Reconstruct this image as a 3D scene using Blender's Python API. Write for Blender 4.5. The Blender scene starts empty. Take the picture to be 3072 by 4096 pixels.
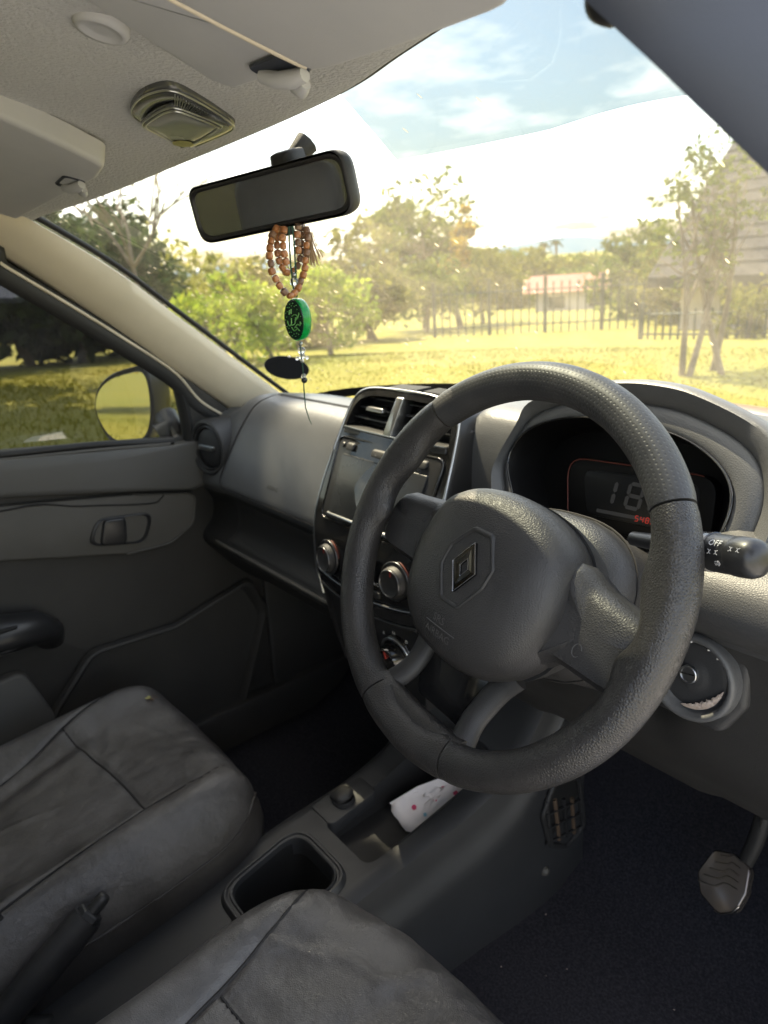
import bpy, bmesh, math, random
from mathutils import Vector, Matrix
import numpy as np

R = math.radians
SC = bpy.context.scene
COL = SC.collection
random.seed(7)
NP = np.random.default_rng(7)

# ---------------------------------------------------------------- camera
cam_d = bpy.data.cameras.new('camera')
cam = bpy.data.objects.new('camera', cam_d)
COL.objects.link(cam)
SC.camera = cam
def cam_axes(yaw, pitch, roll):
    cy, sy, cp, sp = math.cos(yaw), math.sin(yaw), math.cos(pitch), math.sin(pitch)
    f = Vector((-sy*cp, cy*cp, -sp)); r = Vector((cy, sy, 0)); d = f.cross(r)
    c, s = math.cos(roll), math.sin(roll)
    return c*r+s*d, -s*r+c*d, f
_r, _d, _f = cam_axes(R(52.4), R(19.3), R(4.0))
_m = Matrix((_r, -_d, -_f)).transposed().to_4x4()
_m.translation = Vector((.754, -.422, .26))
cam.matrix_world = _m
cam_d.sensor_fit = 'VERTICAL'
cam_d.sensor_height = 36.0
cam_d.lens = 2841/4096*36
cam_d.clip_start = 0.02
cam_d.clip_end = 6000
cam_d.dof.use_dof = True
cam_d.dof.focus_distance = 0.62
cam_d.dof.aperture_fstop = 8.0
SC.render.resolution_x, SC.render.resolution_y = 768, 1024

# ---------------------------------------------------------------- sky, sun, exposure
SUN_EL, SUN_AZ = 58.0, -78.0        # azimuth from straight ahead, negative to the left
W = bpy.data.worlds.new('World'); SC.world = W; W.use_nodes = True
nt = W.node_tree; nt.nodes.clear()
out = nt.nodes.new('ShaderNodeOutputWorld'); bg = nt.nodes.new('ShaderNodeBackground')
sky = nt.nodes.new('ShaderNodeTexSky'); sky.sky_type = 'NISHITA'; sky.sun_disc = False
sky.sun_elevation = R(SUN_EL); sky.sun_rotation = R(SUN_AZ)
sky.dust_density = 3.0; sky.air_density = 1.2
tc = nt.nodes.new('ShaderNodeTexCoord'); sep = nt.nodes.new('ShaderNodeSeparateXYZ')
nt.links.new(tc.outputs['Generated'], sep.inputs[0])
def wmath(op, a, b=None):
    n = nt.nodes.new('ShaderNodeMath'); n.operation = op
    for i, v in enumerate((a, b)):
        if v is None: continue
        if isinstance(v, (int, float)): n.inputs[i].default_value = v
        else: nt.links.new(v, n.inputs[i])
    return n.outputs[0]
zz = wmath('ADD', wmath('MAXIMUM', sep.outputs[2], 0.0), 0.12)
cmb = nt.nodes.new('ShaderNodeCombineXYZ')
nt.links.new(wmath('DIVIDE', sep.outputs[0], zz), cmb.inputs[0])
nt.links.new(wmath('DIVIDE', sep.outputs[1], zz), cmb.inputs[1])
cn = nt.nodes.new('ShaderNodeTexNoise'); cn.inputs['Scale'].default_value = 1.15
cn.inputs['Detail'].default_value = 9; cn.inputs['Roughness'].default_value = .58
nt.links.new(cmb.outputs[0], cn.inputs['Vector'])
cr = nt.nodes.new('ShaderNodeValToRGB')
cr.color_ramp.elements[0].position = .47; cr.color_ramp.elements[1].position = .66
nt.links.new(cn.outputs['Fac'], cr.inputs[0])
mixw = nt.nodes.new('ShaderNodeMixRGB')
mixw.inputs[2].default_value = (11.0, 10.4, 9.6, 1)
nt.links.new(cr.outputs[0], mixw.inputs[0]); nt.links.new(sky.outputs[0], mixw.inputs[1])
nt.links.new(mixw.outputs[0], bg.inputs[0])
bg.inputs[1].default_value = 0.135
nt.links.new(bg.outputs[0], out.inputs[0])

sun_d = bpy.data.lights.new('sun', 'SUN'); sun = bpy.data.objects.new('sun', sun_d); COL.objects.link(sun)
sun_d.energy = 5.0; sun_d.angle = R(.55); sun_d.color = (1, .84, .59)
_sd = Vector((math.sin(R(SUN_AZ))*math.cos(R(SUN_EL)), math.cos(R(SUN_AZ))*math.cos(R(SUN_EL)), math.sin(R(SUN_EL))))
sun.rotation_euler = (-_sd).to_track_quat('-Z', 'Y').to_euler()
SC.view_settings.view_transform = 'Standard'; SC.view_settings.look = 'None'
SC.view_settings.exposure = 1.9; SC.view_settings.gamma = 1
SC.render.engine = 'CYCLES'
SC.cycles.max_bounces = 8; SC.cycles.transparent_max_bounces = 12
SC.cycles.diffuse_bounces = 4; SC.cycles.glossy_bounces = 4

# ---------------------------------------------------------------- materials
MATS = {}
def mat(name, col, rough=.5, metal=0.0, col2=None, nscale=12.0, nmix=(.35, .65), bump=None, spec=.5, coat=0.0,
        trans=0.0, emit=None, alpha=1.0, ior=1.5, sss=0, sheen=0.0, rvar=0.0, bump2=None, detail=6):
    """principled material; bump = (kind, scale, strength, metres)"""
    m = bpy.data.materials.new(name); m.use_nodes = True; MATS[name] = m
    t = m.node_tree; b = t.nodes['Principled BSDF']
    b.inputs['Base Color'].default_value = (*col, 1); b.inputs['Roughness'].default_value = rough
    b.inputs['Metallic'].default_value = metal; b.inputs['Specular IOR Level'].default_value = spec
    b.inputs['Coat Weight'].default_value = coat; b.inputs['Transmission Weight'].default_value = trans
    b.inputs['Alpha'].default_value = alpha; b.inputs['IOR'].default_value = ior
    b.inputs['Sheen Weight'].default_value = sheen
    if emit: b.inputs['Emission Color'].default_value = (*emit[:3], 1); b.inputs['Emission Strength'].default_value = emit[3]
    co = t.nodes.new('ShaderNodeTexCoord')
    if col2 or rvar:
        n = t.nodes.new('ShaderNodeTexNoise'); n.inputs['Scale'].default_value = nscale; n.inputs['Detail'].default_value = detail
        n.inputs['Roughness'].default_value = .62
        t.links.new(co.outputs['Object'], n.inputs['Vector'])
        r = t.nodes.new('ShaderNodeMapRange'); r.inputs[1].default_value, r.inputs[2].default_value = nmix
        t.links.new(n.outputs['Fac'], r.inputs[0])
        if col2:
            x = t.nodes.new('ShaderNodeMixRGB'); x.inputs[1].default_value = (*col, 1); x.inputs[2].default_value = (*col2, 1)
            t.links.new(r.outputs[0], x.inputs[0]); t.links.new(x.outputs[0], b.inputs['Base Color'])
        if rvar:
            q = t.nodes.new('ShaderNodeMapRange'); q.inputs[3].default_value = rough-rvar; q.inputs[4].default_value = rough+rvar
            t.links.new(r.outputs[0], q.inputs[0]); t.links.new(q.outputs[0], b.inputs['Roughness'])
    prev = None
    for bp in (bump, bump2):
        if not bp: continue
        kind, sc, st, dist = bp
        if kind == 'leather':
            v = t.nodes.new('ShaderNodeTexVoronoi'); v.feature = 'DISTANCE_TO_EDGE'; v.inputs['Scale'].default_value = sc
            rr = t.nodes.new('ShaderNodeMapRange'); rr.inputs[2].default_value = .35
            t.links.new(v.outputs['Distance'], rr.inputs[0]); h = rr.outputs[0]; src = v
        elif kind == 'noise':
            v = t.nodes.new('ShaderNodeTexNoise'); v.inputs['Scale'].default_value = sc; v.inputs['Detail'].default_value = 5
            h = v.outputs['Fac']; src = v
        elif kind == 'wave':
            v = t.nodes.new('ShaderNodeTexWave'); v.inputs['Scale'].default_value = sc; v.inputs['Distortion'].default_value = 1.0
            h = v.outputs['Fac']; src = v
        t.links.new(co.outputs['Object'], src.inputs['Vector'])
        bn = t.nodes.new('ShaderNodeBump'); bn.inputs['Strength'].default_value = st; bn.inputs['Distance'].default_value = dist
        t.links.new(h, bn.inputs['Height'])
        if prev: t.links.new(prev, bn.inputs['Normal'])
        prev = bn.outputs[0]
    if prev: t.links.new(prev, b.inputs['Normal'])
    return m

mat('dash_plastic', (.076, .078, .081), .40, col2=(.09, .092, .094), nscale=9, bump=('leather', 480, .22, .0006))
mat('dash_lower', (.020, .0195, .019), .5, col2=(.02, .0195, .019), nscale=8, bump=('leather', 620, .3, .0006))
mat('soft_black', (.02, .02, .021), .55, col2=(.03, .03, .03), nscale=30, bump=('leather', 700, .25, .0005))
mat('rim_leather', (.020, .0195, .0195), .34, col2=(.034, .032, .031), nscale=22, nmix=(.3, .75), bump=('leather', 430, .38, .0008), rvar=.06)
mat('hub_plastic', (.028, .0275, .028), .43, col2=(.036, .035, .035), nscale=14, bump=('leather', 450, .32, .0007), rvar=.05)
mat('gloss_black', (.008, .008, .009), .12, col2=(.014, .014, .014), nscale=40, rvar=.04, coat=.3)
mat('satin_black', (.018, .018, .019), .35)
mat('seal_black', (.012, .012, .012), .6)
mat('deep_black', (.005, .005, .005), .8)
mat('chrome', (.75, .75, .76), .12, 1.0)
mat('satin_silver', (.42, .43, .44), .3, 1.0)
mat('screen_glass', (.016, .018, .021), .3, col2=(.03, .032, .035), nscale=6, rvar=.1)
mat('cluster_black', (.004, .004, .0045), .5, spec=.2)
mat('smoke_face', (.008, .0085, .01), .4, spec=.25)
mat('segment_grey', (.045, .045, .048), .5)
mat('ring_metal', (.17, .17, .175), .3, 1.0)
mat('segment_red', (.5, .03, .02), .5, emit=(1, .08, .04, .03))
mat('pointer_red', (.30, .03, .02), .5)
mat('thin_red', (.13, .03, .02), .5)
mat('print_white', (.7, .7, .7), .5)
mat('print_grey', (.16, .16, .165), .5)
mat('headliner', (.49, .49, .485), .95, col2=(.56, .56, .55), nscale=240, nmix=(.3, .7), bump=('noise', 260, 1.0, .0028), sheen=.2, spec=.1)
mat('visor_vinyl', (.48, .485, .49), .6, col2=(.52, .52, .52), nscale=10, bump=('noise', 900, .25, .0005))
mat('pillar_beige', (.60, .54, .41), .6, col2=(.66, .59, .45), nscale=7, bump=('leather', 800, .12, .0004))
mat('pillar_grey', (.030, .036, .050), .55, bump=('leather', 800, .12, .0004))  # bluish sky veil on the backlit driver pillar is put into this colour
mat('door_mid', (.070, .066, .058), .6, col2=(.084, .079, .070), nscale=6, bump=('leather', 620, .25, .0005))
mat('door_top', (.074, .072, .066), .55, col2=(.078, .076, .072), nscale=6, bump=('leather', 620, .25, .0005))
mat('door_dark', (.024, .0225, .020), .6, col2=(.031, .029, .026), nscale=6, bump=('leather', 620, .25, .0005))
mat('seat_leather', (.048, .045, .043), .42, col2=(.104, .099, .095), nscale=9, nmix=(.36, .68), bump=('noise', 22, .55, .010), bump2=('leather', 520, .35, .0006), rvar=.12, detail=9)
mat('seat_side', (.024, .021, .019), .5, col2=(.045, .041, .038), nscale=9, bump=('noise', 30, .3, .005))
mat('seam_dark', (.014, .013, .013), .8)
mat('carpet', (.022, .022, .027), 1.0, col2=(.048, .047, .055), nscale=260, nmix=(.4, .75), bump=('noise', 420, .8, .002), spec=.05)
mat('console_plastic', (.025, .026, .028), .45, col2=(.031, .032, .034), nscale=9, bump=('leather', 700, .25, .0005))
mat('console_dark', (.02, .02, .021), .6)
mat('rubber', (.02, .02, .02), .5)
mat('metal_bare', (.35, .33, .31), .35, 1.0)
mat('duct_brown', (.11, .075, .05), .6)
mat('body_paint', (.30, .21, .17), .28, coat=.6, col2=(.33, .23, .19), nscale=3)
mat('mirror_glass', (.88, .9, .9), .015, 1.0)
mat('wood_bead', (.30, .11, .035), .32, col2=(.52, .23, .085), nscale=60, nmix=(.3, .7), coat=.3)
mat('wood_bead_dark', (.16, .085, .05), .35, col2=(.26, .15, .09), nscale=60, coat=.2)
mat('tassel', (.38, .27, .16), .9)
mat('cord_green', (.02, .07, .045), .8)
mat('green_resin', (.01, .55, .12), .06, trans=.6, ior=1.45)
mat('green_dark', (.004, .028, .016), .15, coat=.4)
mat('gilt_green', (.22, .52, .16), .35, metal=.3)
mat('clear_bead', (.9, .92, .9), .03, trans=.9, ior=1.45)
mat('black_bead', (.015, .02, .02), .2)
mat('disc_black', (.012, .013, .018), .6)
mat('paper', (.78, .74, .74), .9, col2=(.84, .80, .79), nscale=40, bump=('noise', 60, .3, .004))
mat('dot_pink', (.62, .07, .16), .8)
mat('dot_blue', (.25, .5, .62), .8)
mat('wear_white', (.40, .32, .27), .9, col2=(.55, .47, .41), nscale=200, bump=('noise', 500, .8, .002))
mat('lamp_lens', (.42, .44, .44), .10, trans=.75, ior=1.3)
mat('lamp_body', (.10, .105, .105), .12, trans=.3)
mat('leaf_dry', (.34, .33, .10), .7, col2=(.45, .42, .16), nscale=60)
mat('bark', (.10, .075, .055), .9, col2=(.16, .125, .09), nscale=30, bump=('noise', 40, .6, .02))

def glass_mat(name, tint, refl_rough=.0, dust=0.0, *dargs, refl=.125):
    return _glass(name, tint, refl_rough, dust, *dargs, refl=refl)
def _glass(name, tint, refl_rough=.0, dust=0.0, dust_scale=30, specks=0.0, dustcol=(.75, .72, .66), refl=.095):
    """thin pane: transparent + fresnel reflection + a film of dust"""
    m = bpy.data.materials.new(name); m.use_nodes = True; MATS[name] = m
    t = m.node_tree; t.nodes.clear()
    o = t.nodes.new('ShaderNodeOutputMaterial')
    tr = t.nodes.new('ShaderNodeBsdfTransparent'); tr.inputs[0].default_value = (*tint, 1)
    gl = t.nodes.new('ShaderNodeBsdfGlossy'); gl.inputs['Roughness'].default_value = refl_rough
    gl.inputs[0].default_value = (1, 1, 1, 1)
    # two-sided Schlick reflectance of a pane (both faces together)
    ge = t.nodes.new('ShaderNodeNewGeometry'); dp = t.nodes.new('ShaderNodeVectorMath'); dp.operation = 'DOT_PRODUCT'
    t.links.new(ge.outputs['Normal'], dp.inputs[0]); t.links.new(ge.outputs['Incoming'], dp.inputs[1])
    def mm(op, a, b):
        n = t.nodes.new('ShaderNodeMath'); n.operation = op
        for i, v in enumerate((a, b)):
            if isinstance(v, (int, float)): n.inputs[i].default_value = v
            elif v is not None: t.links.new(v, n.inputs[i])
        return n.outputs[0]
    fr = mm('ADD', mm('MULTIPLY', mm('POWER', mm('SUBTRACT', 1.0, mm('ABSOLUTE', dp.outputs['Value'], None)), 5.0), .90 if refl else 0.0), refl)
    mx = t.nodes.new('ShaderNodeMixShader')
    t.links.new(fr, mx.inputs[0]); t.links.new(tr.outputs[0], mx.inputs[1]); t.links.new(gl.outputs[0], mx.inputs[2])
    last = mx.outputs[0]
    if dust:
        co = t.nodes.new('ShaderNodeTexCoord')
        n = t.nodes.new('ShaderNodeTexNoise'); n.inputs['Scale'].default_value = dust_scale; n.inputs['Detail'].default_value = 8
        n.inputs['Roughness'].default_value = .7
        t.links.new(co.outputs['Object'], n.inputs['Vector'])
        r = t.nodes.new('ShaderNodeMapRange'); r.inputs[1].default_value = .35; r.inputs[2].default_value = .75
        r.inputs[3].default_value = dust*.55; r.inputs[4].default_value = dust*1.6
        t.links.new(n.outputs['Fac'], r.inputs[0]); fac = r.outputs[0]
        if specks:
            v = t.nodes.new('ShaderNodeTexVoronoi'); v.inputs['Scale'].default_value = 95
            mp = t.nodes.new('ShaderNodeMapping'); mp.inputs['Scale'].default_value = (1, .45, .45); mp.inputs['Rotation'].default_value = (0, 0, .4)
            t.links.new(co.outputs['Object'], mp.inputs[0]); t.links.new(mp.outputs[0], v.inputs['Vector'])
            q = t.nodes.new('ShaderNodeMapRange'); q.inputs[1].default_value = .0; q.inputs[2].default_value = .22
            q.inputs[3].default_value = specks; q.inputs[4].default_value = 0
            t.links.new(v.outputs['Distance'], q.inputs[0])
            # rain-spotted patch low on the passenger side
            g = t.nodes.new('ShaderNodeSeparateXYZ'); t.links.new(co.outputs['Object'], g.inputs[0])
            w = t.nodes.new('ShaderNodeMapRange'); w.inputs[1].default_value = -.12; w.inputs[2].default_value = -.42
            w.inputs[3].default_value = .04; w.inputs[4].default_value = 1
            t.links.new(g.outputs[0], w.inputs[0])
            mu = t.nodes.new('ShaderNodeMath'); mu.operation = 'MULTIPLY'; t.links.new(q.outputs[0], mu.inputs[0]); t.links.new(w.outputs[0], mu.inputs[1])
            ad = t.nodes.new('ShaderNodeMath'); ad.operation = 'ADD'; t.links.new(fac, ad.inputs[0]); t.links.new(mu.outputs[0], ad.inputs[1]); fac = ad.outputs[0]
            # wiped smears and a few bird-lime flecks
            m2 = t.nodes.new('ShaderNodeMapping'); m2.inputs['Scale'].default_value = (9, 2.2, 2.2); m2.inputs['Rotation'].default_value = (0, 0, -.75)
            n2 = t.nodes.new('ShaderNodeTexNoise'); n2.inputs['Scale'].default_value = 1.6; n2.inputs['Detail'].default_value = 7
            t.links.new(co.outputs['Object'], m2.inputs[0]); t.links.new(m2.outputs[0], n2.inputs['Vector'])
            r2 = t.nodes.new('ShaderNodeMapRange'); r2.inputs[1].default_value = .56; r2.inputs[2].default_value = .80; r2.inputs[3].default_value = 0; r2.inputs[4].default_value = .035
            t.links.new(n2.outputs['Fac'], r2.inputs[0])
            v3 = t.nodes.new('ShaderNodeTexVoronoi'); v3.inputs['Scale'].default_value = 21; v3.inputs['Randomness'].default_value = 1
            m3 = t.nodes.new('ShaderNodeMapping'); m3.inputs['Scale'].default_value = (1.6, .7, .7); m3.inputs['Rotation'].default_value = (0, 0, .6)
            t.links.new(co.outputs['Object'], m3.inputs[0]); t.links.new(m3.outputs[0], v3.inputs['Vector'])
            r3 = t.nodes.new('ShaderNodeMapRange'); r3.inputs[1].default_value = .05; r3.inputs[2].default_value = .085; r3.inputs[3].default_value = .4; r3.inputs[4].default_value = 0
            t.links.new(v3.outputs['Distance'], r3.inputs[0])
            for x_ in (r2, r3):
                a2 = t.nodes.new('ShaderNodeMath'); a2.operation = 'ADD'; a2.use_clamp = True; t.links.new(fac, a2.inputs[0]); t.links.new(x_.outputs[0], a2.inputs[1]); fac = a2.outputs[0]
        tl = t.nodes.new('ShaderNodeBsdfTranslucent'); tl.inputs[0].default_value = (*dustcol, 1)
        df = t.nodes.new('ShaderNodeBsdfDiffuse'); df.inputs[0].default_value = (*dustcol, 1)
        dm = t.nodes.new('ShaderNodeMixShader'); dm.inputs[0].default_value = .35
        t.links.new(tl.outputs[0], dm.inputs[1]); t.links.new(df.outputs[0], dm.inputs[2])
        fx = t.nodes.new('ShaderNodeMixShader'); t.links.new(fac, fx.inputs[0]); t.links.new(last, fx.inputs[1]); t.links.new(dm.outputs[0], fx.inputs[2])
        last = fx.outputs[0]
    t.links.new(last, o.inputs[0])
    return m
glass_mat('windscreen_glass', (.90, .94, .91), 0, .068, 16, .5, (.88, .77, .50))
glass_mat('tinted_glass', (.40, .42, .38), 0, .012, 25)
glass_mat('tint_film', (.36, .385, .39), 0, .0, refl=0.0)
glass_mat('rear_glass', (.30, .31, .30), 0, .01, 25)

# ---------------------------------------------------------------- helpers
LOCAL = set()     # things whose parts are written in their own frame
def V3(p): return Vector(p)
def link(name, me, m=None, parent=None):
    o = bpy.data.objects.new(name, me); COL.objects.link(o)
    if m: me.materials.append(MATS[m] if isinstance(m, str) else m)
    if parent is not None:
        o.parent = parent
        if parent.type == 'EMPTY' and parent.name not in LOCAL: o.matrix_parent_inverse = Matrix.Translation(-parent.location)
    return o
def finish(me, smooth=35):
    if smooth:
        me.shade_smooth()
        if smooth < 180: me.set_sharp_from_angle(angle=R(smooth))
    else: me.shade_flat()
def mk(name, V, F, m, parent=None, smooth=35, recalc=True):
    me = bpy.data.meshes.new(name); me.from_pydata([tuple(v) for v in V], [], F); me.update()
    if recalc:
        b = bmesh.new(); b.from_mesh(me); bmesh.ops.recalc_face_normals(b, faces=b.faces); b.to_mesh(me); b.free()
    finish(me, smooth)
    return link(name, me, m, parent)
def from_bm(name, b, m, parent=None, smooth=35):
    me = bpy.data.meshes.new(name); bmesh.ops.recalc_face_normals(b, faces=b.faces); b.to_mesh(me); b.free(); finish(me, smooth)
    return link(name, me, m, parent)
def thing(name, label, cat, loc=(0, 0, 0), group=None):
    o = bpy.data.objects.new(name, None); COL.objects.link(o); o.location = loc; o.empty_display_size = .05
    tag(o, label, cat, group); return o
def part_empty(name, parent, loc):
    o = bpy.data.objects.new(name, None); COL.objects.link(o); o.location = loc; o.empty_display_size = .05
    o.parent = parent; o.matrix_parent_inverse = Matrix.Translation(-parent.location); return o
def tag(o, label=None, cat=None, group=None, kind=None):
    if label: o['label'] = label
    if cat: o['category'] = cat
    if group: o['group'] = group
    if kind: o['kind'] = kind
    return o
def frame_empty(name, label, cat, o, u, v, n):
    e = thing(name, label, cat); LOCAL.add(e.name)
    m = Matrix((u, v, n)).transposed().to_4x4(); m.translation = Vector(o)
    e.matrix_world = m; e.location, e.rotation_euler = m.to_translation(), m.to_euler()
    return e
def cat_spline(P, n=6, closed=False):
    P = [np.array(p, float) for p in P]; out = []; N = len(P)
    rng = range(N) if closed else range(N-1)
    for i in rng:
        if closed: a, b, c, d = P[i-1], P[i], P[(i+1) % N], P[(i+2) % N]
        else: b, c = P[i], P[i+1]; a = P[i-1] if i > 0 else 2*b-c; d = P[i+2] if i+2 < N else 2*c-b
        for k in range(n):
            t = k/n
            out.append(.5*((2*b)+(-a+c)*t+(2*a-5*b+4*c-d)*t*t+(-a+3*b-3*c+d)*t**3))
    if not closed: out.append(P[-1])
    return out
def rpoly(P, r, n=5):
    """polygon with rounded corners; r number or list"""
    P = [np.array(p, float) for p in P]; out = []; N = len(P)
    for i in range(N):
        a, b, c = P[i-1], P[i], P[(i+1) % N]; ri = r[i] if isinstance(r, (list, tuple)) else r
        u = (a-b); lu = np.linalg.norm(u); u = u/lu; w = (c-b); lw = np.linalg.norm(w); w = w/lw
        ang = math.acos(max(-1, min(1, float(u@w)))); d = min(ri/math.tan(ang/2) if ang > .01 else 0, .48*lu, .48*lw)
        p0, p1 = b+u*d, b+w*d
        for k in range(n+1):
            t = k/n; out.append((1-t)**2*p0+2*t*(1-t)*b+t*t*p1)
    return out
def FRM(o, u, v, n):
    o, u, v, n = map(np.array, (o, u, v, n))
    return lambda a, b, h=0.0: o+a*u+b*v+h*n
def prism(name, outline, h0, h1, fn, m, parent=None, bevel=0.0, seg=2, smooth=35):
    """solid slab: outline (u,v) from height h0 to h1 mapped by fn(u,v,h), its upper rim bevelled"""
    b = bmesh.new(); n = len(outline)
    if bevel:
        c = sum(np.array(p) for p in outline)/n
        rings = [(0, h0)]
        for k in range(seg+1):
            a = k/seg*math.pi/2; rings.append((bevel*(1-math.cos(a)), h1-bevel+bevel*math.sin(a)))
        offs = []
        area = sum(outline[i-1][0]*outline[i][1]-outline[i][0]*outline[i-1][1] for i in range(n)); sg = 1 if area > 0 else -1
        for i in range(n):
            p, q, r_ = (np.array(outline[j % n], float) for j in (i-1, i, i+1))
            e1, e2 = q-p, r_-q
            n1 = np.array([-e1[1], e1[0]])/(np.linalg.norm(e1)+1e-9); n2 = np.array([-e2[1], e2[0]])/(np.linalg.norm(e2)+1e-9)
            m_ = n1+n2; m_ = m_/(np.linalg.norm(m_)+1e-9); offs.append(sg*m_/max(.5, float(m_@n1)))
        lay = [[b.verts.new(fn(*(np.array(outline[i])+offs[i]*d), h)) for i in range(n)] for d, h in rings]
    else:
        lay = [[b.verts.new(fn(p[0], p[1], h)) for p in outline] for h in (h0, h1)]
    for A_, B_ in zip(lay, lay[1:]):
        for i in range(n): b.faces.new((A_[i-1], A_[i], B_[i], B_[i-1]))
    b.faces.new(lay[0]); b.faces.new(lay[-1])
    return from_bm(name, b, m, parent, smooth)
def dome(name, outline, levels, fn, m, parent=None, centre=None, smooth=60, cap=True, base=False):
    """rings of an outline scaled about its centre: levels = [(scale, height)]"""
    n = len(outline); c = np.array(centre) if centre is not None else sum(np.array(p, float) for p in outline)/n
    b = bmesh.new(); rings = []
    for s, h in levels:
        rings.append([b.verts.new(fn(*(c+s*(np.array(p)-c)), h)) for p in outline])
    for A_, B_ in zip(rings, rings[1:]):
        for i in range(n): b.faces.new((A_[i-1], A_[i], B_[i], B_[i-1]))
    if cap: b.faces.new(rings[-1])
    if base: b.faces.new(rings[0])
    return from_bm(name, b, m, parent, smooth)
def circle(c, r, n=24, ry=None, a0=0): return [(c[0]+r*math.cos(a0+2*math.pi*i/n), c[1]+(ry or r)*math.sin(a0+2*math.pi*i/n)) for i in range(n)]
def tube(name, path, r, m, parent=None, n=10, closed=False, cap=True, flat=1.0, up=None, smooth=60, join=None):
    P = [np.array(p, float) for p in path]; N = len(P); rr = r if isinstance(r, (list, tuple, np.ndarray)) else [r]*N
    T = []
    for i in range(N):
        a, c = (P[i-1], P[(i+1) % N]) if closed else (P[max(0, i-1)], P[min(N-1, i+1)])
        t = c-a; T.append(t/(np.linalg.norm(t)+1e-12))
    u = np.array(up, float) if up is not None else np.array([0, 0, 1.]) if abs(T[0][2]) < .9 else np.array([1., 0, 0])
    b = join or bmesh.new(); rings = []
    for i in range(N):
        u = u-T[i]*(u@T[i]); u = u/(np.linalg.norm(u)+1e-12); w = np.cross(T[i], u)
        rings.append([b.verts.new(P[i]+rr[i]*(math.cos(2*math.pi*k/n)*w+flat*math.sin(2*math.pi*k/n)*u)) for k in range(n)])
    prs = list(zip(rings, rings[1:]))+([(rings[-1], rings[0])] if closed else [])
    for A_, B_ in prs:
        for k in range(n): b.faces.new((A_[k-1], A_[k], B_[k], B_[k-1]))
    if cap and not closed: b.faces.new(rings[0]); b.faces.new(rings[-1])
    if join is not None: return None
    return from_bm(name, b, m, parent, smooth)
def grid(name, rows, m, parent=None, smooth=60, closed_u=False, flip=False, thick=0.0):
    """rows: list of lists of points"""
    nr, nc = len(rows), len(rows[0]); V = [p for r in rows for p in r]; F = []
    for i in range(nr-1):
        for j in range(nc if closed_u else nc-1):
            k = (j+1) % nc; F.append((i*nc+j, i*nc+k, (i+1)*nc+k, (i+1)*nc+j))
    o = mk(name, V, F, m, parent, smooth, recalc=False)
    if flip: o.data.flip_normals()
    if thick:
        s = o.modifiers.new('thickness', 'SOLIDIFY'); s.thickness = thick; s.offset = -1
    return o
def lathe(name, prof, o, ax, m, parent=None, n=32, smooth=40):
    """profile [(radius, height along axis)] turned about axis ax through o"""
    o = np.array(o, float); a = np.array(ax, float); a = a/np.linalg.norm(a)
    u = np.cross(a, [0, 0, 1.]) if abs(a[2]) < .9 else np.cross(a, [1., 0, 0]); u = u/np.linalg.norm(u); w = np.cross(a, u)
    b = bmesh.new(); rings = []
    for r, h in prof:
        rings.append([b.verts.new(o+a*h+r*(math.cos(2*math.pi*k/n)*u+math.sin(2*math.pi*k/n)*w)) for k in range(n)])
    for A_, B_ in zip(rings, rings[1:]):
        for k in range(n): b.faces.new((A_[k-1], A_[k], B_[k], B_[k-1]))
    b.faces.new(rings[0]); b.faces.new(rings[-1])
    return from_bm(name, b, m, parent, smooth)
def cut(o, cutter):
    """boolean difference, applied; the cutter is removed"""
    md = o.modifiers.new('cut', 'BOOLEAN'); md.operation = 'DIFFERENCE'; md.solver = 'EXACT'; md.object = cutter
    dg = bpy.context.evaluated_depsgraph_get(); me = bpy.data.meshes.new_from_object(o.evaluated_get(dg))
    o.modifiers.clear(); o.data = me
    finish(me, 35); bpy.data.objects.remove(cutter)
    return o
def text(name, s, size, fn, m, parent=None, align='CENTER', h=.0004, shear=0.0):
    """flat lettering laid on the surface fn(u,v,h)"""
    c = bpy.data.curves.new(name, 'FONT'); c.body = s; c.size = size; c.align_x = align; c.align_y = 'CENTER'; c.resolution_u = 2
    c.shear = shear
    t = bpy.data.objects.new(name, c); COL.objects.link(t)
    dg = bpy.context.evaluated_depsgraph_get(); dg.update()
    me = bpy.data.meshes.new_from_object(t.evaluated_get(dg)); bpy.data.objects.remove(t)
    for v in me.vertices: v.co = Vector(fn(v.co.x, v.co.y, h))
    me.update(); me.materials.clear(); me.name = name
    return link(name, me, m, parent)
ID = lambda a, b, h=0.0: np.array((a, b, h))

# ================================================================ car body: roof, pillars, glass, floor
body = thing('car', 'hatchback car cabin with beige roof lining, windscreen and passenger door', 'car', (0, -.6, -.98))
HDR = [(-.56, -.16, .325), (-.53, -.115, .345), (-.5, -.087, .361), (-.42, -.052, .37), (-.33, -.023, .38), (-.22, .01, .394), (-.1, .035, .405), (.03, .042, .411), (.15, .036, .415), (.25, .012, .417), (.36, -.008, .42), (.44, -.03, .412), (.49, -.065, .40), (.515, -.11, .40), (.53, -.17, .402)]
HC = cat_spline(HDR, 4)
def head_z(d): return .1*(1-math.exp(-(d/.36)**1.4))
rows = []
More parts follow.
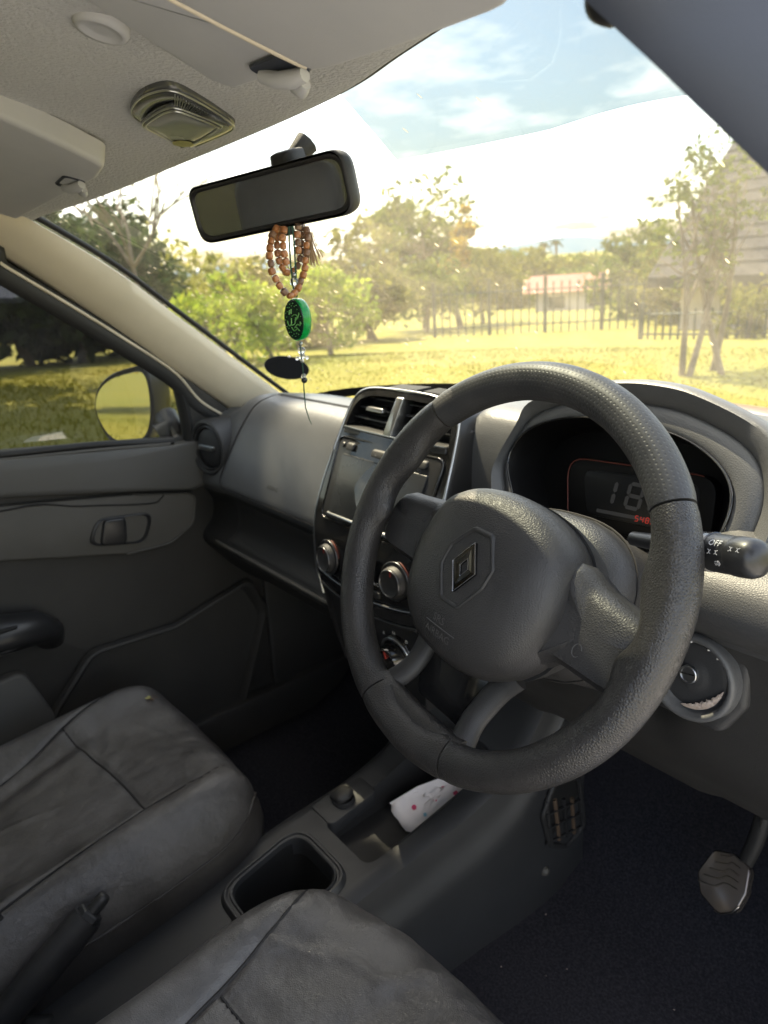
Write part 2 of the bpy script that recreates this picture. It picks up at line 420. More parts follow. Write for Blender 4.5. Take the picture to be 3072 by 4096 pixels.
# rolled front lip, then back over the cabin
for k in range(7):
    a = k/6*math.pi*.75
    rows.append([(x, y+.004-.012*(1-math.cos(a))*.8+.004, z+.012*math.sin(a)-.0) for x, y, z in HC])
rows = [[(x, y+.010+dy, z+dz) for x, y, z in HC] for dy, dz in ((.010, .022), (.004, .012), (-.002, .005), (-.008, .001), (-.014, .0))]
for d in (.02, .04, .07, .1, .14, .18, .23, .3, .4, .55, .75, 1.0, 1.3, 1.55, 1.75):
    rr = []
    for x, y, z in HC:
        yb = y*(1-min(1, d/.9))+min(1, d/.9)*.0
        s = abs(x)/.56
        zz_ = z*(1-min(1, d/.5))+min(1, d/.5)*(.405-.06*s**3)
        rr.append((x*(1+.06*min(1, d/.5)), yb-d, zz_+head_z(d)-(max(0, d-1.0)**2)*.12))
    rows.append(rr)
grid('roof_lining', rows, 'headliner', body, 70, thick=.012)
# outer roof skin
grid('roof_panel', [[(p[0]*1.06, p[1]-.03 if i == 0 else p[1], p[2]+.035) for p in rows[k]] for i, k in enumerate((0, 7, 11, 14, 16, 18, 19))], 'body_paint', body, 70, thick=.004)

# windscreen
WB = [(-.67, .42, -.075), (-.65, .449, -.06), (-.58, .53, -.045), (-.37, .635, -.032), (0, .69, -.024), (.37, .635, -.03), (.6, .52, -.04), (.65, .449, -.06), (.67, .42, -.075)]
WBC = cat_spline(WB, 6); WTC = cat_spline(HDR, 6)
def resamp(C_, n):
    C_ = np.array(C_); L = np.r_[0, np.cumsum(np.linalg.norm(np.diff(C_, axis=0), axis=1))]; L /= L[-1]
    return np.array([[np.interp(t, L, C_[:, k]) for k in range(3)] for t in np.linspace(0, 1, n)])
wb, wt = resamp(WBC, 41), resamp(WTC, 41)
wrows = []
for t in np.linspace(-.03, 1.0, 22):
    rr = (1-t)*wt+t*wb; bow = 4*max(t, 0)*(1-t)*.022
    rr = rr+np.array([0, .012, .022])*1.0+bow*np.array([0, .5, .8]); wrows.append([tuple(p) for p in rr])
ws = grid('windscreen', wrows, 'windscreen_glass', body, 180)
# black printed band along the foot and sides of the glass
band = []
for t in (.955, .975, 1.0):
    rr = (1-t)*wt+t*wb+np.array([0, .012, .019])+4*t*(1-t)*.022*np.array([0, .5, .8]); band.append([tuple(p) for p in rr])
grid('glass_band', band, 'seal_black', ws, 180)
tube('glass_seal', [tuple(np.array(p)+np.array([0, .006, .006])) for p in WTC[6:-6]], .004, 'seal_black', ws, 6)
# tinted film along the top of the glass on the driver side
def ws_pt(u, t, off=.004):
    i = u*40; k = min(39, int(i)); f_ = i-k; a, c = (1-f_)*wt[k]+f_*wt[k+1], (1-f_)*wb[k]+f_*wb[k+1]
    return (1-t)*a+t*c+np.array([0, .012, .022-off])+4*t*(1-t)*.022*np.array([0, .5, .8])
f0, f1, f2, f3 = (0.5813,0.025), (0.55,0.16), (0.7312,0.19), (0.875,0.19)
film = []
for k in np.linspace(0, 1, 24):
    u1 = f1[0]+(f3[0]-f1[0])*k; t1 = float(np.interp(u1, [f1[0], f2[0], f3[0]], [f1[1], f2[1], f3[1]])); u0 = f0[0]+(f3[0]-f0[0])*k
    film.append([tuple(ws_pt(u0+(u1-u0)*s, f0[1]*0-.01+(t1+.01)*s)) for s in np.linspace(0, 1, 8)])
grid('tint_film', film, 'tint_film', ws, 180)
# cowl strip under the glass and bonnet beyond it
grid('cowl_strip', [[tuple(np.array(p)+np.array([0, dy, dz])) for p in WBC] for dy, dz in ((-.06, -.02), (-.02, .004), (.02, .012), (.07, .0))], 'seal_black', body, 60, thick=.004)
bon = []
for dy, dz in ((.05, .003), (.09, .01), (.2, -.005), (.4, -.05), (.6, -.12), (.72, -.22)):
    bon.append([(p[0]*1.1, .15+p[1]*.78+dy, dz-.02-.05*(p[0]/.66)**2) for p in WBC])
grid('bonnet', bon, 'body_paint', body, 60, thick=.006)

# front pillars: passenger side (beige) and driver side
def pillar(name, inner, outer, m, push, parent, extra=None):
    rr = []; I_, O_ = cat_spline(inner, 5), cat_spline(outer, 5)
    for a, b in zip(I_, O_):
        w = [(1-s)*a+s*b for s in (0, .06, .25, .5, .75, .94, 1)]
        bul = [-.012, .004, .013, .016, .013, .004, -.012]
        rr.append([tuple(q+np.array(push)*k) for q, k in zip(w, bul)])
    if extra is not None:
        rr = [r_+[tuple(np.array(r_[-1])+np.array(e)) for e in extra] for r_ in rr]
    return grid(name, rr, m, parent, 70, thick=.006)
pl_in = [(-.47, -.3, .40), (-0.5,-0.1201,0.3683), (-0.51,-0.0832,0.3525), (-0.55,0.0349,0.2806), (-0.58,0.1385,0.1994), (-0.63,0.3463,0.0328), (-0.65,0.4519,-0.0515)]
pl_out = [(-.53, -.5, .36), (-.535, -.30, .335), (-0.55,-0.184,0.3347), (-0.6,-0.0199,0.2183), (-0.625,0.0789,0.1355), (-0.66,0.2332,0.0074), (-0.67,0.2857,-0.0357)]
pillar('pillar_trim', pl_in, pl_out, 'pillar_beige', (1, -.1, .1), body)
# join in the pillar trim near the roof
pr_a, pr_b = np.array((0.556,-0.1378,0.3537)), np.array((0.612,-0.1111,0.292))
pr_out = [tuple(pr_a+(pr_b-pr_a)*t+np.array((0, -.03*max(0, -t), .01*max(0, -t)))) for t in (-1.2, -.6, 0, .5, 1, 2, 3.2)]
pr_in = [(x-.006, y+.075, z+.012) for x, y, z in pr_out]
pillar('pillar_trim', pr_in, pr_out, 'pillar_grey', (0, .3, .1), body, ((.012, .004, -.002), (.03, .02, .0), (.06, .05, .012), (.09, .10, .03)))
tube('pillar_seal', [tuple(np.array(p)+np.array([-.004, .004, .004])) for p in cat_spline(pr_in[1:], 5)], .006, 'seal_black', body, 8)
tube('door_seal', [tuple(np.array(p)+np.array([.022, .02, .004])) for p in cat_spline(pr_out, 5)], .006, 'seal_black', body, 8)
tube('pillar_seal', [tuple(np.array(p)+np.array([-.006, .006, .004])) for p in cat_spline(pl_in[1:], 5)], .005, 'seal_black', body, 8)
# small rubber bump where roof and driver pillar meet
dome('trim_clip', circle((0, 0), .012, 14, .009), [(1, 0), (1, .006), (.7, .011), (.3, .013)], FRM((0.556,-0.1327,0.3534), (0, 1, 0), (0, 0, 1), (-1, 0, 0)), 'seal_black', body)

# door frame seals of the passenger opening (body side)
so = [tuple(np.array(p)+np.array([-.012, 0, -.012])) for p in cat_spline(pl_out, 5)]
tube('door_seal', so, .0105, 'seal_black', body, 8)
# floor, toe board, firewall
fl = []
for y, z in ((-1.7, -.70), (-1.05, -.72), (-.95, -.815), (-.5, -.825), (.1, -.825), (.38, -.82), (.46, -.79), (.56, -.70), (.66, -.58), (.70, -.45), (.71, -.1)):
    fl.append([(x, y, z) for x in np.linspace(-.68, .68, 15)])
grid('carpet', fl, 'carpet', body, 60, thick=.02)
# sills
for s in (-1, 1):
    prism('door_sill', rpoly([(-1.1, -.90), (.62, -.90), (.62, -.72), (-1.1, -.72)], .02), 0, .06, FRM((s*.70, 0, 0), (0, 1, 0), (0, 0, 1), (-s, 0, 0)), 'door_dark', body, .01)
    # side panel of the footwell
    prism('kick_panel', rpoly([(.28, -.82), (.70, -.82), (.70, -.08), (.30, -.12)], .02), 0, .03, FRM((s*.69, 0, 0), (0, 1, 0), (0, 0, 1), (-s, 0, 0)), 'door_dark', body, .008)
    # centre pillar and rear side wall with its window
    prism('centre_pillar', rpoly([(-.78, -.9), (-.58, -.9), (-.60, -.05), (-.63, .37), (-.76, .37), (-.76, -.05)], .02), 0, .06, lambda a, b, h, s=s: np.array((s*(.70-.13*max(0, (b+.05)/.42)-h), a, b)), 'pillar_beige' if s < 0 else 'pillar_grey', body, .01)
    prism('rear_side', rpoly([(-1.85, -.9), (-.78, -.9), (-.78, -.04), (-1.85, .02)], .02), 0, .05, FRM((s*.70, 0, 0), (0, 1, 0), (0, 0, 1), (-s, 0, 0)), 'door_dark', body, .01)
    prism('rear_pillar', rpoly([(-1.85, .0), (-1.5, .0), (-1.42, .36), (-1.85, .36)], .03), 0, .05, lambda a, b, h, s=s: np.array((s*(.70-.13*max(0, (b+.05)/.42)-h), a, b)), 'pillar_beige', body, .01)
    prism('rear_side_window', [(-1.5, -.02), (-.77, -.04), (-.76, .36), (-1.42, .36)], 0, .004, lambda a, b, h, s=s: np.array((s*(.685-.13*max(0, (b+.05)/.42)-h), a, b)), 'rear_glass', body)
prism('tailgate', rpoly([(-.68, -.9), (.68, -.9), (.66, -.02), (-.66, -.02)], .03), 0, .05, FRM((0, -1.86, 0), (1, 0, 0), (0, 0, 1), (0, 1, 0)), 'door_dark', body, .01)
prism('rear_window', rpoly([(-.6, -.02), (.6, -.02), (.52, .36), (-.52, .36)], .03), 0, .004, FRM((0, -1.84, 0), (1, 0, 0), (0, .3, .95), (0, 1, -.3)), 'rear_glass', body)

# round plug in the roof lining
fz = FRM((0.126,-0.1801,0.4448), (1, 0, .0), (0, .958, -.287), (0, -.287, -.958))
dome('roof_plug', circle((0, 0), .021, 28), [(1, -.004), (1, .0), (.9, .0035), (.72, .0035), (.62, .0015), (.3, .0015)], fz, 'visor_vinyl', body)

# ================================================================ dashboard
dash = thing('dashboard', 'dark grey grained dashboard with central black media panel', 'dashboard', (0, .3, -.45))
PZ = [-.36, -.33, -.25, -.18, -.12, -.08, -.04, .02, .085, .11]; PY = [.134, .128, .112, .108, .114, .125, .143, .173, .206, .22]
def prof(z): return float(np.interp(z, PZ, PY))
wbx, wby = np.array(WB)[:, 0], np.array(WB)[:, 1]
def wy(x): return float(np.interp(x, wbx, wby))
PP = [(0, -.03), (.45, -.005), (.36, .014), (.30, .022), (.268, .019), (.245, .006), (.222, -.024), (.203, -.058), (.185, -.095), (.171, -.128), (.166, -.150), (.180, -.168), (.200, -.20), (.192, -.25), (.160, -.276), (.175, -.31), (.30, -.42), (.6, -.47)]
PE = [(0, -.06), (.42, -.04), (.34, -.024), (.29, -.016), (.26, -.016), (.24, -.022), (.222, -.04), (.205, -.066), (.19, -.098), (.176, -.13), (.17, -.155), (.18, -.175), (.20, -.21), (.192, -.25), (.165, -.28), (.18, -.32), (.30, -.43), (.6, -.47)]
DA = [(0, .02), (.45, .055), (.34, .074), (.28, .078), (.242, .072), (.224, .055), (.214, .03), (.207, .0), (.20, -.04), (.19, -.09), (.18, -.14), (.18, -.18), (.17, -.20), (.165, -.215), (.17, -.24), (.2, -.28), (.3, -.38), (.6, -.47)]
DB = [(0, .03), (.45, .062), (.36, .066), (.30, .060), (.262, .048), (.240, .03), (.205, .016), (.150, .008), (.114, -.008), (.103, -.036), (.122, -.06), (.136, -.075), (.14, -.13), (.142, -.18), (.152, -.22), (.19, -.27), (.3, -.36), (.6, -.47)]
DC = [(0, .02), (.45, .05), (.37, .058), (.33, .055), (.305, .045), (.295, .02), (.29, -.02), (.282, -.05), (.265, -.08), (.23, -.11), (.19, -.14), (.165, -.165), (.155, -.185), (.152, -.205), (.158, -.23), (.19, -.275), (.3, -.37), (.6, -.47)]
STN = [(-.672, PE), (-.62, PE), (-.54, PP), (-.35, PP), (-.13, PP), (.05, PP), (.125, DA), (.195, DA), (.235, DC), (.435, DC), (.472, DB), (.58, DB), (.672, DB)]
def dash_pt(x, t, off=0.0):
    """point of the fascia: x across, t along the profile (0 at the glass, 17 under the knees)"""
    def sec(P):
        P = list(P); P[0] = (wy(x)-.03, P[0][1]); i = min(int(t), 16); f_ = t-i
        a, b, c, d = (np.array(P[max(0, min(17, k))]) for k in (i-1, i, i+1, i+2))
        return .5*((2*b)+(-a+c)*f_+(2*a-5*b+4*c-d)*f_*f_+(-a+3*b-3*c+d)*f_**3)
    xs = [s[0] for s in STN]; k = max(0, min(len(xs)-2, int(np.searchsorted(xs, x))-1))
    f_ = (x-xs[k])/(xs[k+1]-xs[k]); f_ = f_*f_*(3-2*f_)
    q = (1-f_)*sec(STN[k][1])+f_*sec(STN[k+1][1])
    return np.array((x, q[0], q[1]))
def dash_off(x, t, off):
    e = .15; a, b = dash_pt(x, max(0, t-e)), dash_pt(x, min(17, t+e)); c, d = dash_pt(x-.004, t), dash_pt(x+.004, t)
    n = np.cross(d-c, b-a); n = n/np.linalg.norm(n)
    return dash_pt(x, t)-off*n if n[1] > 0 else dash_pt(x, t)+off*n
XS = np.linspace(-.672, .672, 97)
mat('fascia_shaded', (.036, .037, .039), .5, col2=(.044, .045, .047), nscale=9, bump=('leather', 480, .22, .0006))  # dash plastic again, darkened to hold the shade on the driver side
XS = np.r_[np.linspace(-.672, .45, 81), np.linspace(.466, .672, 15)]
grid('upper_fascia', [[dash_pt(x, t) for x in XS[:82]] for t in np.arange(0, 11.01, .25)], 'dash_plastic', dash, 80)
grid('driver_fascia_shaded', [[dash_pt(x, t) for x in XS[81:]] for t in np.arange(0, 11.01, .25)], 'fascia_shaded', dash, 80)
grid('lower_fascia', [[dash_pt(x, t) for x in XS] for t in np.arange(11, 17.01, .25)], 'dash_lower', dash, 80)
# passenger airbag lid with its own joint, standing 3 mm proud
lid = []
ts = np.r_[3.0, np.arange(3.06, 9.7, .22), 9.76]; us = np.r_[0, .012, np.linspace(.03, .97, 26), .988, 1]
for i, t in enumerate(ts):
    xl = -.50-.05*min(1, max(0, (t-4)/5)); xr = -.128-.045*max(0, (t-8.6)/1.2)**2
    if t > 9.2: xl += .012*((t-9.2)/.56)**2
    row = []
    for j, u in enumerate(us):
        e = min(i, len(ts)-1-i, j, len(us)-1-j)
        row.append(dash_off(xl+(xr-xl)*u, t, -.004 if e == 0 else (.0028 if e > 1 else .0022)))
    lid.append(row)
lido = grid('airbag_lid', lid, 'dash_plastic', dash, 50)
gp = [dash_off(r[0][0], t, .0012) for r, t in zip(lid, ts)]+[dash_off(p[0], ts[-1]+.05, .0012) for p in lid[-1][1:]]
tube('lid_joint', gp, .0016, 'seam_dark', lido, 6)
fl_ = lambda a, b, h: dash_off(-.345+a, 8.55-b/.037, .0035+h)
text('airbag_mark', 'AIRBAG', .011, fl_, 'seam_dark', lido)
# glovebox door below
gl = []
for t in np.linspace(11.6, 13.9, 12):
    gl.append([dash_off(x, t, -.002 if (t < 11.65 or t > 13.85 or j in (0, 25)) else .004) for j, x in enumerate(np.linspace(-.56, -.15, 26))])
grid('glovebox_door', gl, 'dash_lower', dash, 50)
tube('lower_edge_highlight', [dash_off(x, 14.05, .002) for x in np.linspace(-.60, -.13, 30)], .004, 'door_mid', dash, 8)  # highlight along the lower ledge, put in as a lighter bead

# side air vent on the passenger side
vo = np.array((-0.6,0.1746,-0.0765)); _y = R(10)
vn = np.array((math.sin(_y), -math.cos(_y), .06)); vn /= np.linalg.norm(vn); vu = np.array((math.cos(_y), math.sin(_y), 0)); vv = np.cross(vn, vu)
fv = FRM(vo, vu, vv, vn)
vent = lathe('side_vent', [(.058, -.075), (.060, -.02), (.0595, -.004), (.0575, .003), (.053, .005), (.049, .003), (.0475, -.004), (.045, -.010)], vo, vn, 'soft_black', dash, 44)
lathe('vent_ring', [(.0468, -.009), (.0468, .0005), (.0445, .002), (.042, .0005), (.0415, -.006)], vo, vn, 'satin_black', vent, 44)
dome('vent_disc', circle((0, 0), .041, 36), [(1, -.012), (1, -.005), (.9, -.002), (.5, .001), (.1, .002)], fv, 'console_dark', vent)
prism('vent_tab', rpoly([(-.028, -.005), (.022, -.005), (.026, .006), (-.026, .006)], .004), -.004, .006, fv, 'satin_silver', vent, .002)

# centre stack
stack = thing('centre_stack', 'tall gloss black centre stack with vents, touchscreen and knobs', 'car panel', (0, .2, -.45))
fs = lambda a, b, h=0.0: np.array((a, prof(b)+.45*a*a-h, b))
HWZ = [(-.345, .10), (-.30, .107), (-.25, .11), (-.21, .118), (-.17, .127), (-.11, .133), (-.05, .131), (.0, .1265), (.03, .1225), (.055, .118), (.072, .110), (.083, .095), (.0885, .07), (.0905, .035)]
def hw(z): return float(np.interp(z, [p[0] for p in HWZ], [p[1] for p in HWZ]))
ol = [(-w_, z_) for z_, w_ in HWZ]+[(0, .091)]+[(w_, z_) for z_, w_ in reversed(HWZ)]
ol = cat_spline(ol, 3)
b = bmesh.new(); rg = []
for s_, h in ((.975, .0), (.99, -.0015), (1, -.006), (1.01, -.02), (1.02, -.05), (1.03, -.12), (1.03, -.2)):
    rg.append([b.verts.new(fs(p[0]*s_, p[1]+(s_-1)*.02 if p[1] > .05 else p[1], h)+np.array((0, 0, h*.25 if p[1] > .05 else 0))) for p in ol])
for A_, B_ in zip(rg, rg[1:]):
    for i in range(len(ol)-1): b.faces.new((A_[i], A_[i+1], B_[i+1], B_[i]))
pod = from_bm('stack_housing', b, 'satin_black', stack, 60)
# upper rim highlight trim
tube('housing_trim', [fs(p[0]*.995, p[1], .0005) for p in ol[8:-8]], .0022, 'satin_silver', pod, 6)
def face(name, z0, z1, m, ins, h, n=14, parent=stack):
    rr = []
    for z in np.linspace(z0, z1, n):
        w_ = (hw(z)-ins); rr.append([fs(w_*k, z, h) for k in np.linspace(-1, 1, 17)])
    return grid(name, rr, m, parent, 60)
face('media_panel', -.208, .030, 'gloss_black', .003, .001, 30)
face('lower_panel', -.343, -.214, 'satin_black', .006, -.006, 14)
# vents at the top
arch = [(-w_, z_) for z_, w_ in HWZ if z_ >= .03]+[(0, .091)]+[(w_, z_) for z_, w_ in reversed(HWZ) if z_ >= .03]
arch = cat_spline(arch, 4); ac = np.array((0, .045))
b = bmesh.new(); R0 = [b.verts.new(fs(p[0]*.985, p[1]-.001, .001)) for p in arch]; R1 = [b.verts.new(fs(p[0]*.915, .03+(p[1]-.03)*.84, .002)) for p in arch]; R2 = [b.verts.new(fs(p[0]*.89, .03+(p[1]-.03)*.78, -.03)) for p in arch]
for A_, B_ in ((R0, R1), (R1, R2)):
    for i in range(len(arch)-1): b.faces.new((A_[i], A_[i+1], B_[i+1], B_[i]))
from_bm('vent_surround', b, 'gloss_black', stack, 50)
prism('vent_sill', rpoly([(-.112, .024), (.112, .024), (.108, .033), (-.108, .033)], .003), -.02, .004, fs, 'satin_black', stack, .002)
tube('sill_trim', [fs(x, .0325, .004) for x in np.linspace(-.11, .11, 20)], .0016, 'satin_silver', stack, 6)
prism('vent_divider', rpoly([(-.014, .032), (.004, .032), (.007, .083), (-.008, .083)], .002), -.02, .005, fs, 'satin_silver', stack, .002)
for s in (-1, 1):
    v_ = prism('air_vent', [(s*.008, .031), (s*.108, .031), (s*.1, .07), (s*.075, .085), (s*.008, .087)], -.06, -.03, fs, 'deep_black', stack)
    for z_ in (.045, .059, .073):
        prism('slat', [(s*.010, z_-.0008), (s*(.106-.3*(z_-.045)), z_-.0008), (s*(.106-.3*(z_-.045)), z_+.0008), (s*.010, z_+.0008)], -.030, -.008, fs, 'satin_black', v_)
    prism('vent_slider', rpoly([(s*.058-.022, .057), (s*.058+.022, .057), (s*.058+.018, .063), (s*.058-.018, .063)], .002), -.012, -.003, fs, 'satin_silver', v_, .0015)
# touchscreen unit
su = prism('media_unit', rpoly([(-.1135, .018), (.1135, .018), (.107, -.094), (-.107, -.094)], .012), -.01, .004, fs, 'satin_black', stack, .003)
tube('unit_trim', [fs(p[0], p[1], .0035) for p in rpoly([(-.1145, .019), (.1145, .019), (.108, -.095), (-.108, -.095)], .012)], .0018, 'gloss_black', su, 6, closed=True)
prism('screen', rpoly([(-.094, -.003), (.094, -.003), (.089, -.083), (-.089, -.083)], .003), .002, .0048, fs, 'screen_glass', su, .0008)
prism('screen_ledge', rpoly([(-.092, -.0835), (.092, -.0835), (.091, -.089), (-.091, -.089)], .001), .002, .0068, fs, 'satin_silver', su, .001)
for x0, x1 in ((-.088, -.070), (-.024, .024), (.07, .088)):
    prism('button', rpoly([(x0, .0035), (x1, .0035), (x1, .0135), (x0, .0135)], .004), .002, .0065, fs, 'soft_black', su, .002)
text('button_mark', '-', .012, lambda a, b, h: fs(-.012+a, .0085+b, .0067+h), 'print_grey', su); text('button_mark', '+', .010, lambda a, b, h: fs(.012+a, .0085+b, .0067+h), 'print_grey', su)
dome('power_dot', circle((-.099, .0085), .0035, 14), [(1, .003), (.9, .0052), (.4, .0056)], fs, 'satin_black', su)
# heater knobs
def knob(x, z, r, name='heater_knob', mark='pointer_red'):
    k = dome(name, circle((x, z), r, 32), [(1.25, .0005), (1.25, .003), (1.1, .004), (1.05, .004), (1.02, .010), (.96, .0125), (.86, .013), (.8, .0115), (.3, .011)], fs, 'soft_black', stack)
    tube('knob_ring', [fs(p[0], p[1], .013) for p in circle((x, z), r*.9, 32)], .0011, 'ring_metal', k, 6, closed=True)
    tube('scale_ring', [fs(p[0], p[1], .0035) for p in circle((x, z), r*1.3, 32)], .0010, 'ring_metal', k, 6, closed=True)
    prism('pointer', [(x-.001, z+r*.45), (x+.001, z+r*.45), (x+.001, z+r*.8), (x-.001, z+r*.8)], .0105, .0120, fs, mark, k)
    return k
for x, z in ((-.083, -.152), (.0, -.150), (.074, -.142)):
    k = knob(x, z, .0205)
    if x != 0:
        tube('temperature_arc', [fs(x+.029*math.cos(a), z+.029*math.sin(a), .0022) for a in np.linspace(.2, 1.3, 9)], .0011, 'thin_red', k, 6)
for x0 in (-.048, .026):
    prism('button', rpoly([(x0, -.178), (x0+.018, -.178), (x0+.018, -.168), (x0, -.168)], .003), 0, .004, fs, 'soft_black', stack, .0015)
text('panel_mark', 'A/C', .007, lambda a, b, h: fs(.035+a, -.158+b, .0016+h), 'print_white', stack)
tube('chrome_strip', [fs(x, -.187+.9*x*x, .0035) for x in np.linspace(-.11, .112, 26)], .0028, 'ring_metal', stack, 8)
tube('lower_strip', [fs(x, -.212+.9*x*x, .0025) for x in np.linspace(-.11, .112, 26)], .0022, 'satin_black', stack, 8)
# rotary gear selector on the lower panel
sel = dome('gear_selector', circle((.062, -.262), .021, 36), [(1.5, -.006), (1.5, -.002), (1.3, .001), (1.06, .001), (1.0, .018), (.93, .021), (.8, .021), (.75, .019), (.2, .019)], fs, 'gloss_black', stack)
tube('selector_ring', [fs(p[0], p[1], .001) for p in circle((.062, -.262), .0275, 36)], .0024, 'satin_silver', sel, 8, closed=True)
prism('pointer', [(.0605, -.258), (.0635, -.258), (.0632, -.245), (.0608, -.245)], .019, .0205, fs, 'pointer_red', sel)
for s, x, z in (('R', .036, -.236), ('N', .058, -.228), ('D', .083, -.233)): text('selector_mark', s, .007, lambda a, b, h, x=x, z=z: fs(x+a, z+b, -.0042+h), 'print_white', sel)

# ---------------------------------------------------------------- instrument cluster
TI = R(22)
fi = FRM((.35, .20, .06), (1, 0, 0), (0, math.sin(TI), math.cos(TI)), (0, -math.cos(TI), math.sin(TI)))
clu = thing('instrument_cluster', 'digital instrument cluster under a grey hood behind the wheel', 'gauge', (.35, .25, 0))
oo = cat_spline([(-0.1466,-0.0342), (-0.143,-0.0095), (-0.1268,0.0106), (-0.0922,0.026), (-0.0512,0.033), (-.0, .033), (.05, .028), (.092, .012), (.116, -.012), (.120, -.045), (.106, -.075), (.05, -.095), (-.05, -.095), (-.112, -.085), (-.133, -.06)], 5, True)
ou = cat_spline([(-.160, -.035), (-0.1412,0.0147), (-.131, .043), (-0.078,0.0675), (-0.0184,0.0764), (.02, .078), (0.0635,0.0721), (0.1327,0.0472), (.160, .015), (.168, -.03), (.150, -.08), (.06, -.105), (-.06, -.105), (-.140, -.09), (-.160, -.06)], 5, True)
def lerp2(a, b, t): return [tuple((1-t)*np.array(p)+t*np.array(q)) for p, q in zip(a, b)]
b = bmesh.new(); rg = []
for (o_, h, lift) in ((ou, -.26, -.07), (ou, -.16, -.024), (ou, -.08, -.004), (ou, -.03, .001), (ou, -.008, .001), (lerp2(ou, oo, .06), .002, 0), (lerp2(ou, oo, .14), .0045, 0), (lerp2(ou, oo, .45), -.004, 0), (lerp2(ou, oo, .52), -.010, 0), (lerp2(ou, oo, .56), -.008, 0), (lerp2(ou, oo, .9), -.004, 0), (oo, -.006, 0)):
    rg.append([b.verts.new(fi(p[0], p[1]+(lift if p[1] > -.02 else 0), h)) for p in o_])
for A_, B_ in zip(rg, rg[1:]):
    for i in range(len(oo)): b.faces.new((A_[i-1], A_[i], B_[i], B_[i-1]))
from_bm('cluster_hood', b, 'dash_plastic', clu, 60)
b = bmesh.new(); rg = []
oc = np.array((0, -.03))
for s_, h in ((1, -.0055), (.99, -.008), (.97, -.02), (.93, -.06), (.93, -.062)):
    rg.append([b.verts.new(fi(*(oc+s_*(np.array(p)-oc)), h)) for p in oo])
for A_, B_ in zip(rg, rg[1:]):
    for i in range(len(oo)): b.faces.new((A_[i-1], A_[i], B_[i], B_[i-1]))
b.faces.new(rg[-1])
from_bm('cluster_recess', b, 'cluster_black', clu, 40)
tube('cluster_trim', [fi(*(oc+.985*(p-oc)), -.004) for p in oo[28:52]], [.0003+.0010*math.sin(math.pi*i/23) for i in range(24)], 'satin_silver', clu, 6)
tube('cluster_rim', [fi(*(oc+.992*(p-oc)), -.004) for p in oo], .0012, 'gloss_black', clu, 6, closed=True)
TT = R(12)
ft = FRM((.35, .235, .03), (1, 0, 0), (0, math.sin(TT), math.cos(TT)), (0, -math.cos(TT), math.sin(TT)))
face_o = rpoly([(-.092, .004), (.085, .012), (.09, -.066), (-.078, -.072)], .022)
prism('display_base', face_o, -.012, .002, ft, 'cluster_black', clu, .003)
tube('display_outline', [ft(p[0], p[1], .0022) for p in face_o[18:]+face_o[:8]], .0006, 'thin_red', clu, 5)
lcd = prism('display', rpoly([(-.068, -.006), (.07, .002), (.072, -.05), (-.054, -.056)], .012), .001, .0035, ft, 'smoke_face', clu, .001)
def seg7(name, cx, cy, w, h, th, segs, m, fn, parent, sh=.12, hh=.004):
    def sg(p, q):
        p, q = np.array(p), np.array(q); d = (q-p)/np.linalg.norm(q-p); n_ = np.array((-d[1], d[0]))*th/2; g = d*th*.55
        pts = [p+g*.2, p+g+n_, q-g+n_, q-g*.2, q-g-n_, p+g-n_]
        return [(cx+a+sh*b_, cy+b_) for a, b_ in pts]
    P = {'a': ((-w/2, h/2), (w/2, h/2)), 'b': ((w/2, h/2), (w/2, 0)), 'c': ((w/2, 0), (w/2, -h/2)), 'd': ((-w/2, -h/2), (w/2, -h/2)), 'e': ((-w/2, 0), (-w/2, -h/2)), 'f': ((-w/2, h/2), (-w/2, 0)), 'g': ((-w/2, 0), (w/2, 0))}
    for k in segs: prism(name, sg(*P[k]), hh-.0005, hh, fn, m, parent, 0, smooth=0)
seg7('digit_segment', -.024, -.025, .001, .026, .0045, 'bc', 'segment_grey', ft, lcd, hh=.0038)
seg7('digit_segment', .001, -.024, .016, .026, .0042, 'abcdefg', 'segment_grey', ft, lcd, hh=.0038)
seg7('digit_segment', .029, -.0235, .016, .026, .0042, 'abcdefg', 'segment_grey', ft, lcd, hh=.0038)
prism('display_bar', rpoly([(-.042, -.0505), (.055, -.0455), (.055, -.0415), (-.042, -.0465)], .001), .003, .0037, ft, 'segment_grey', lcd)
for i, (c_, sg_) in enumerate((('5', 'afgcd'), ('4', 'fgbc'), ('8', 'abcdefg'), ('4', 'fgbc'))):
    seg7('odometer_segment', .008+i*.0062+(.001 if i == 3 else 0), -.0465+.0003*i, .0034, .0058, .0009, sg_, 'segment_red', ft, lcd, hh=.0042)
prism('odometer_point', circle((.0245, -.0485), .0006, 8), .0037, .0042, ft, 'segment_red', lcd)

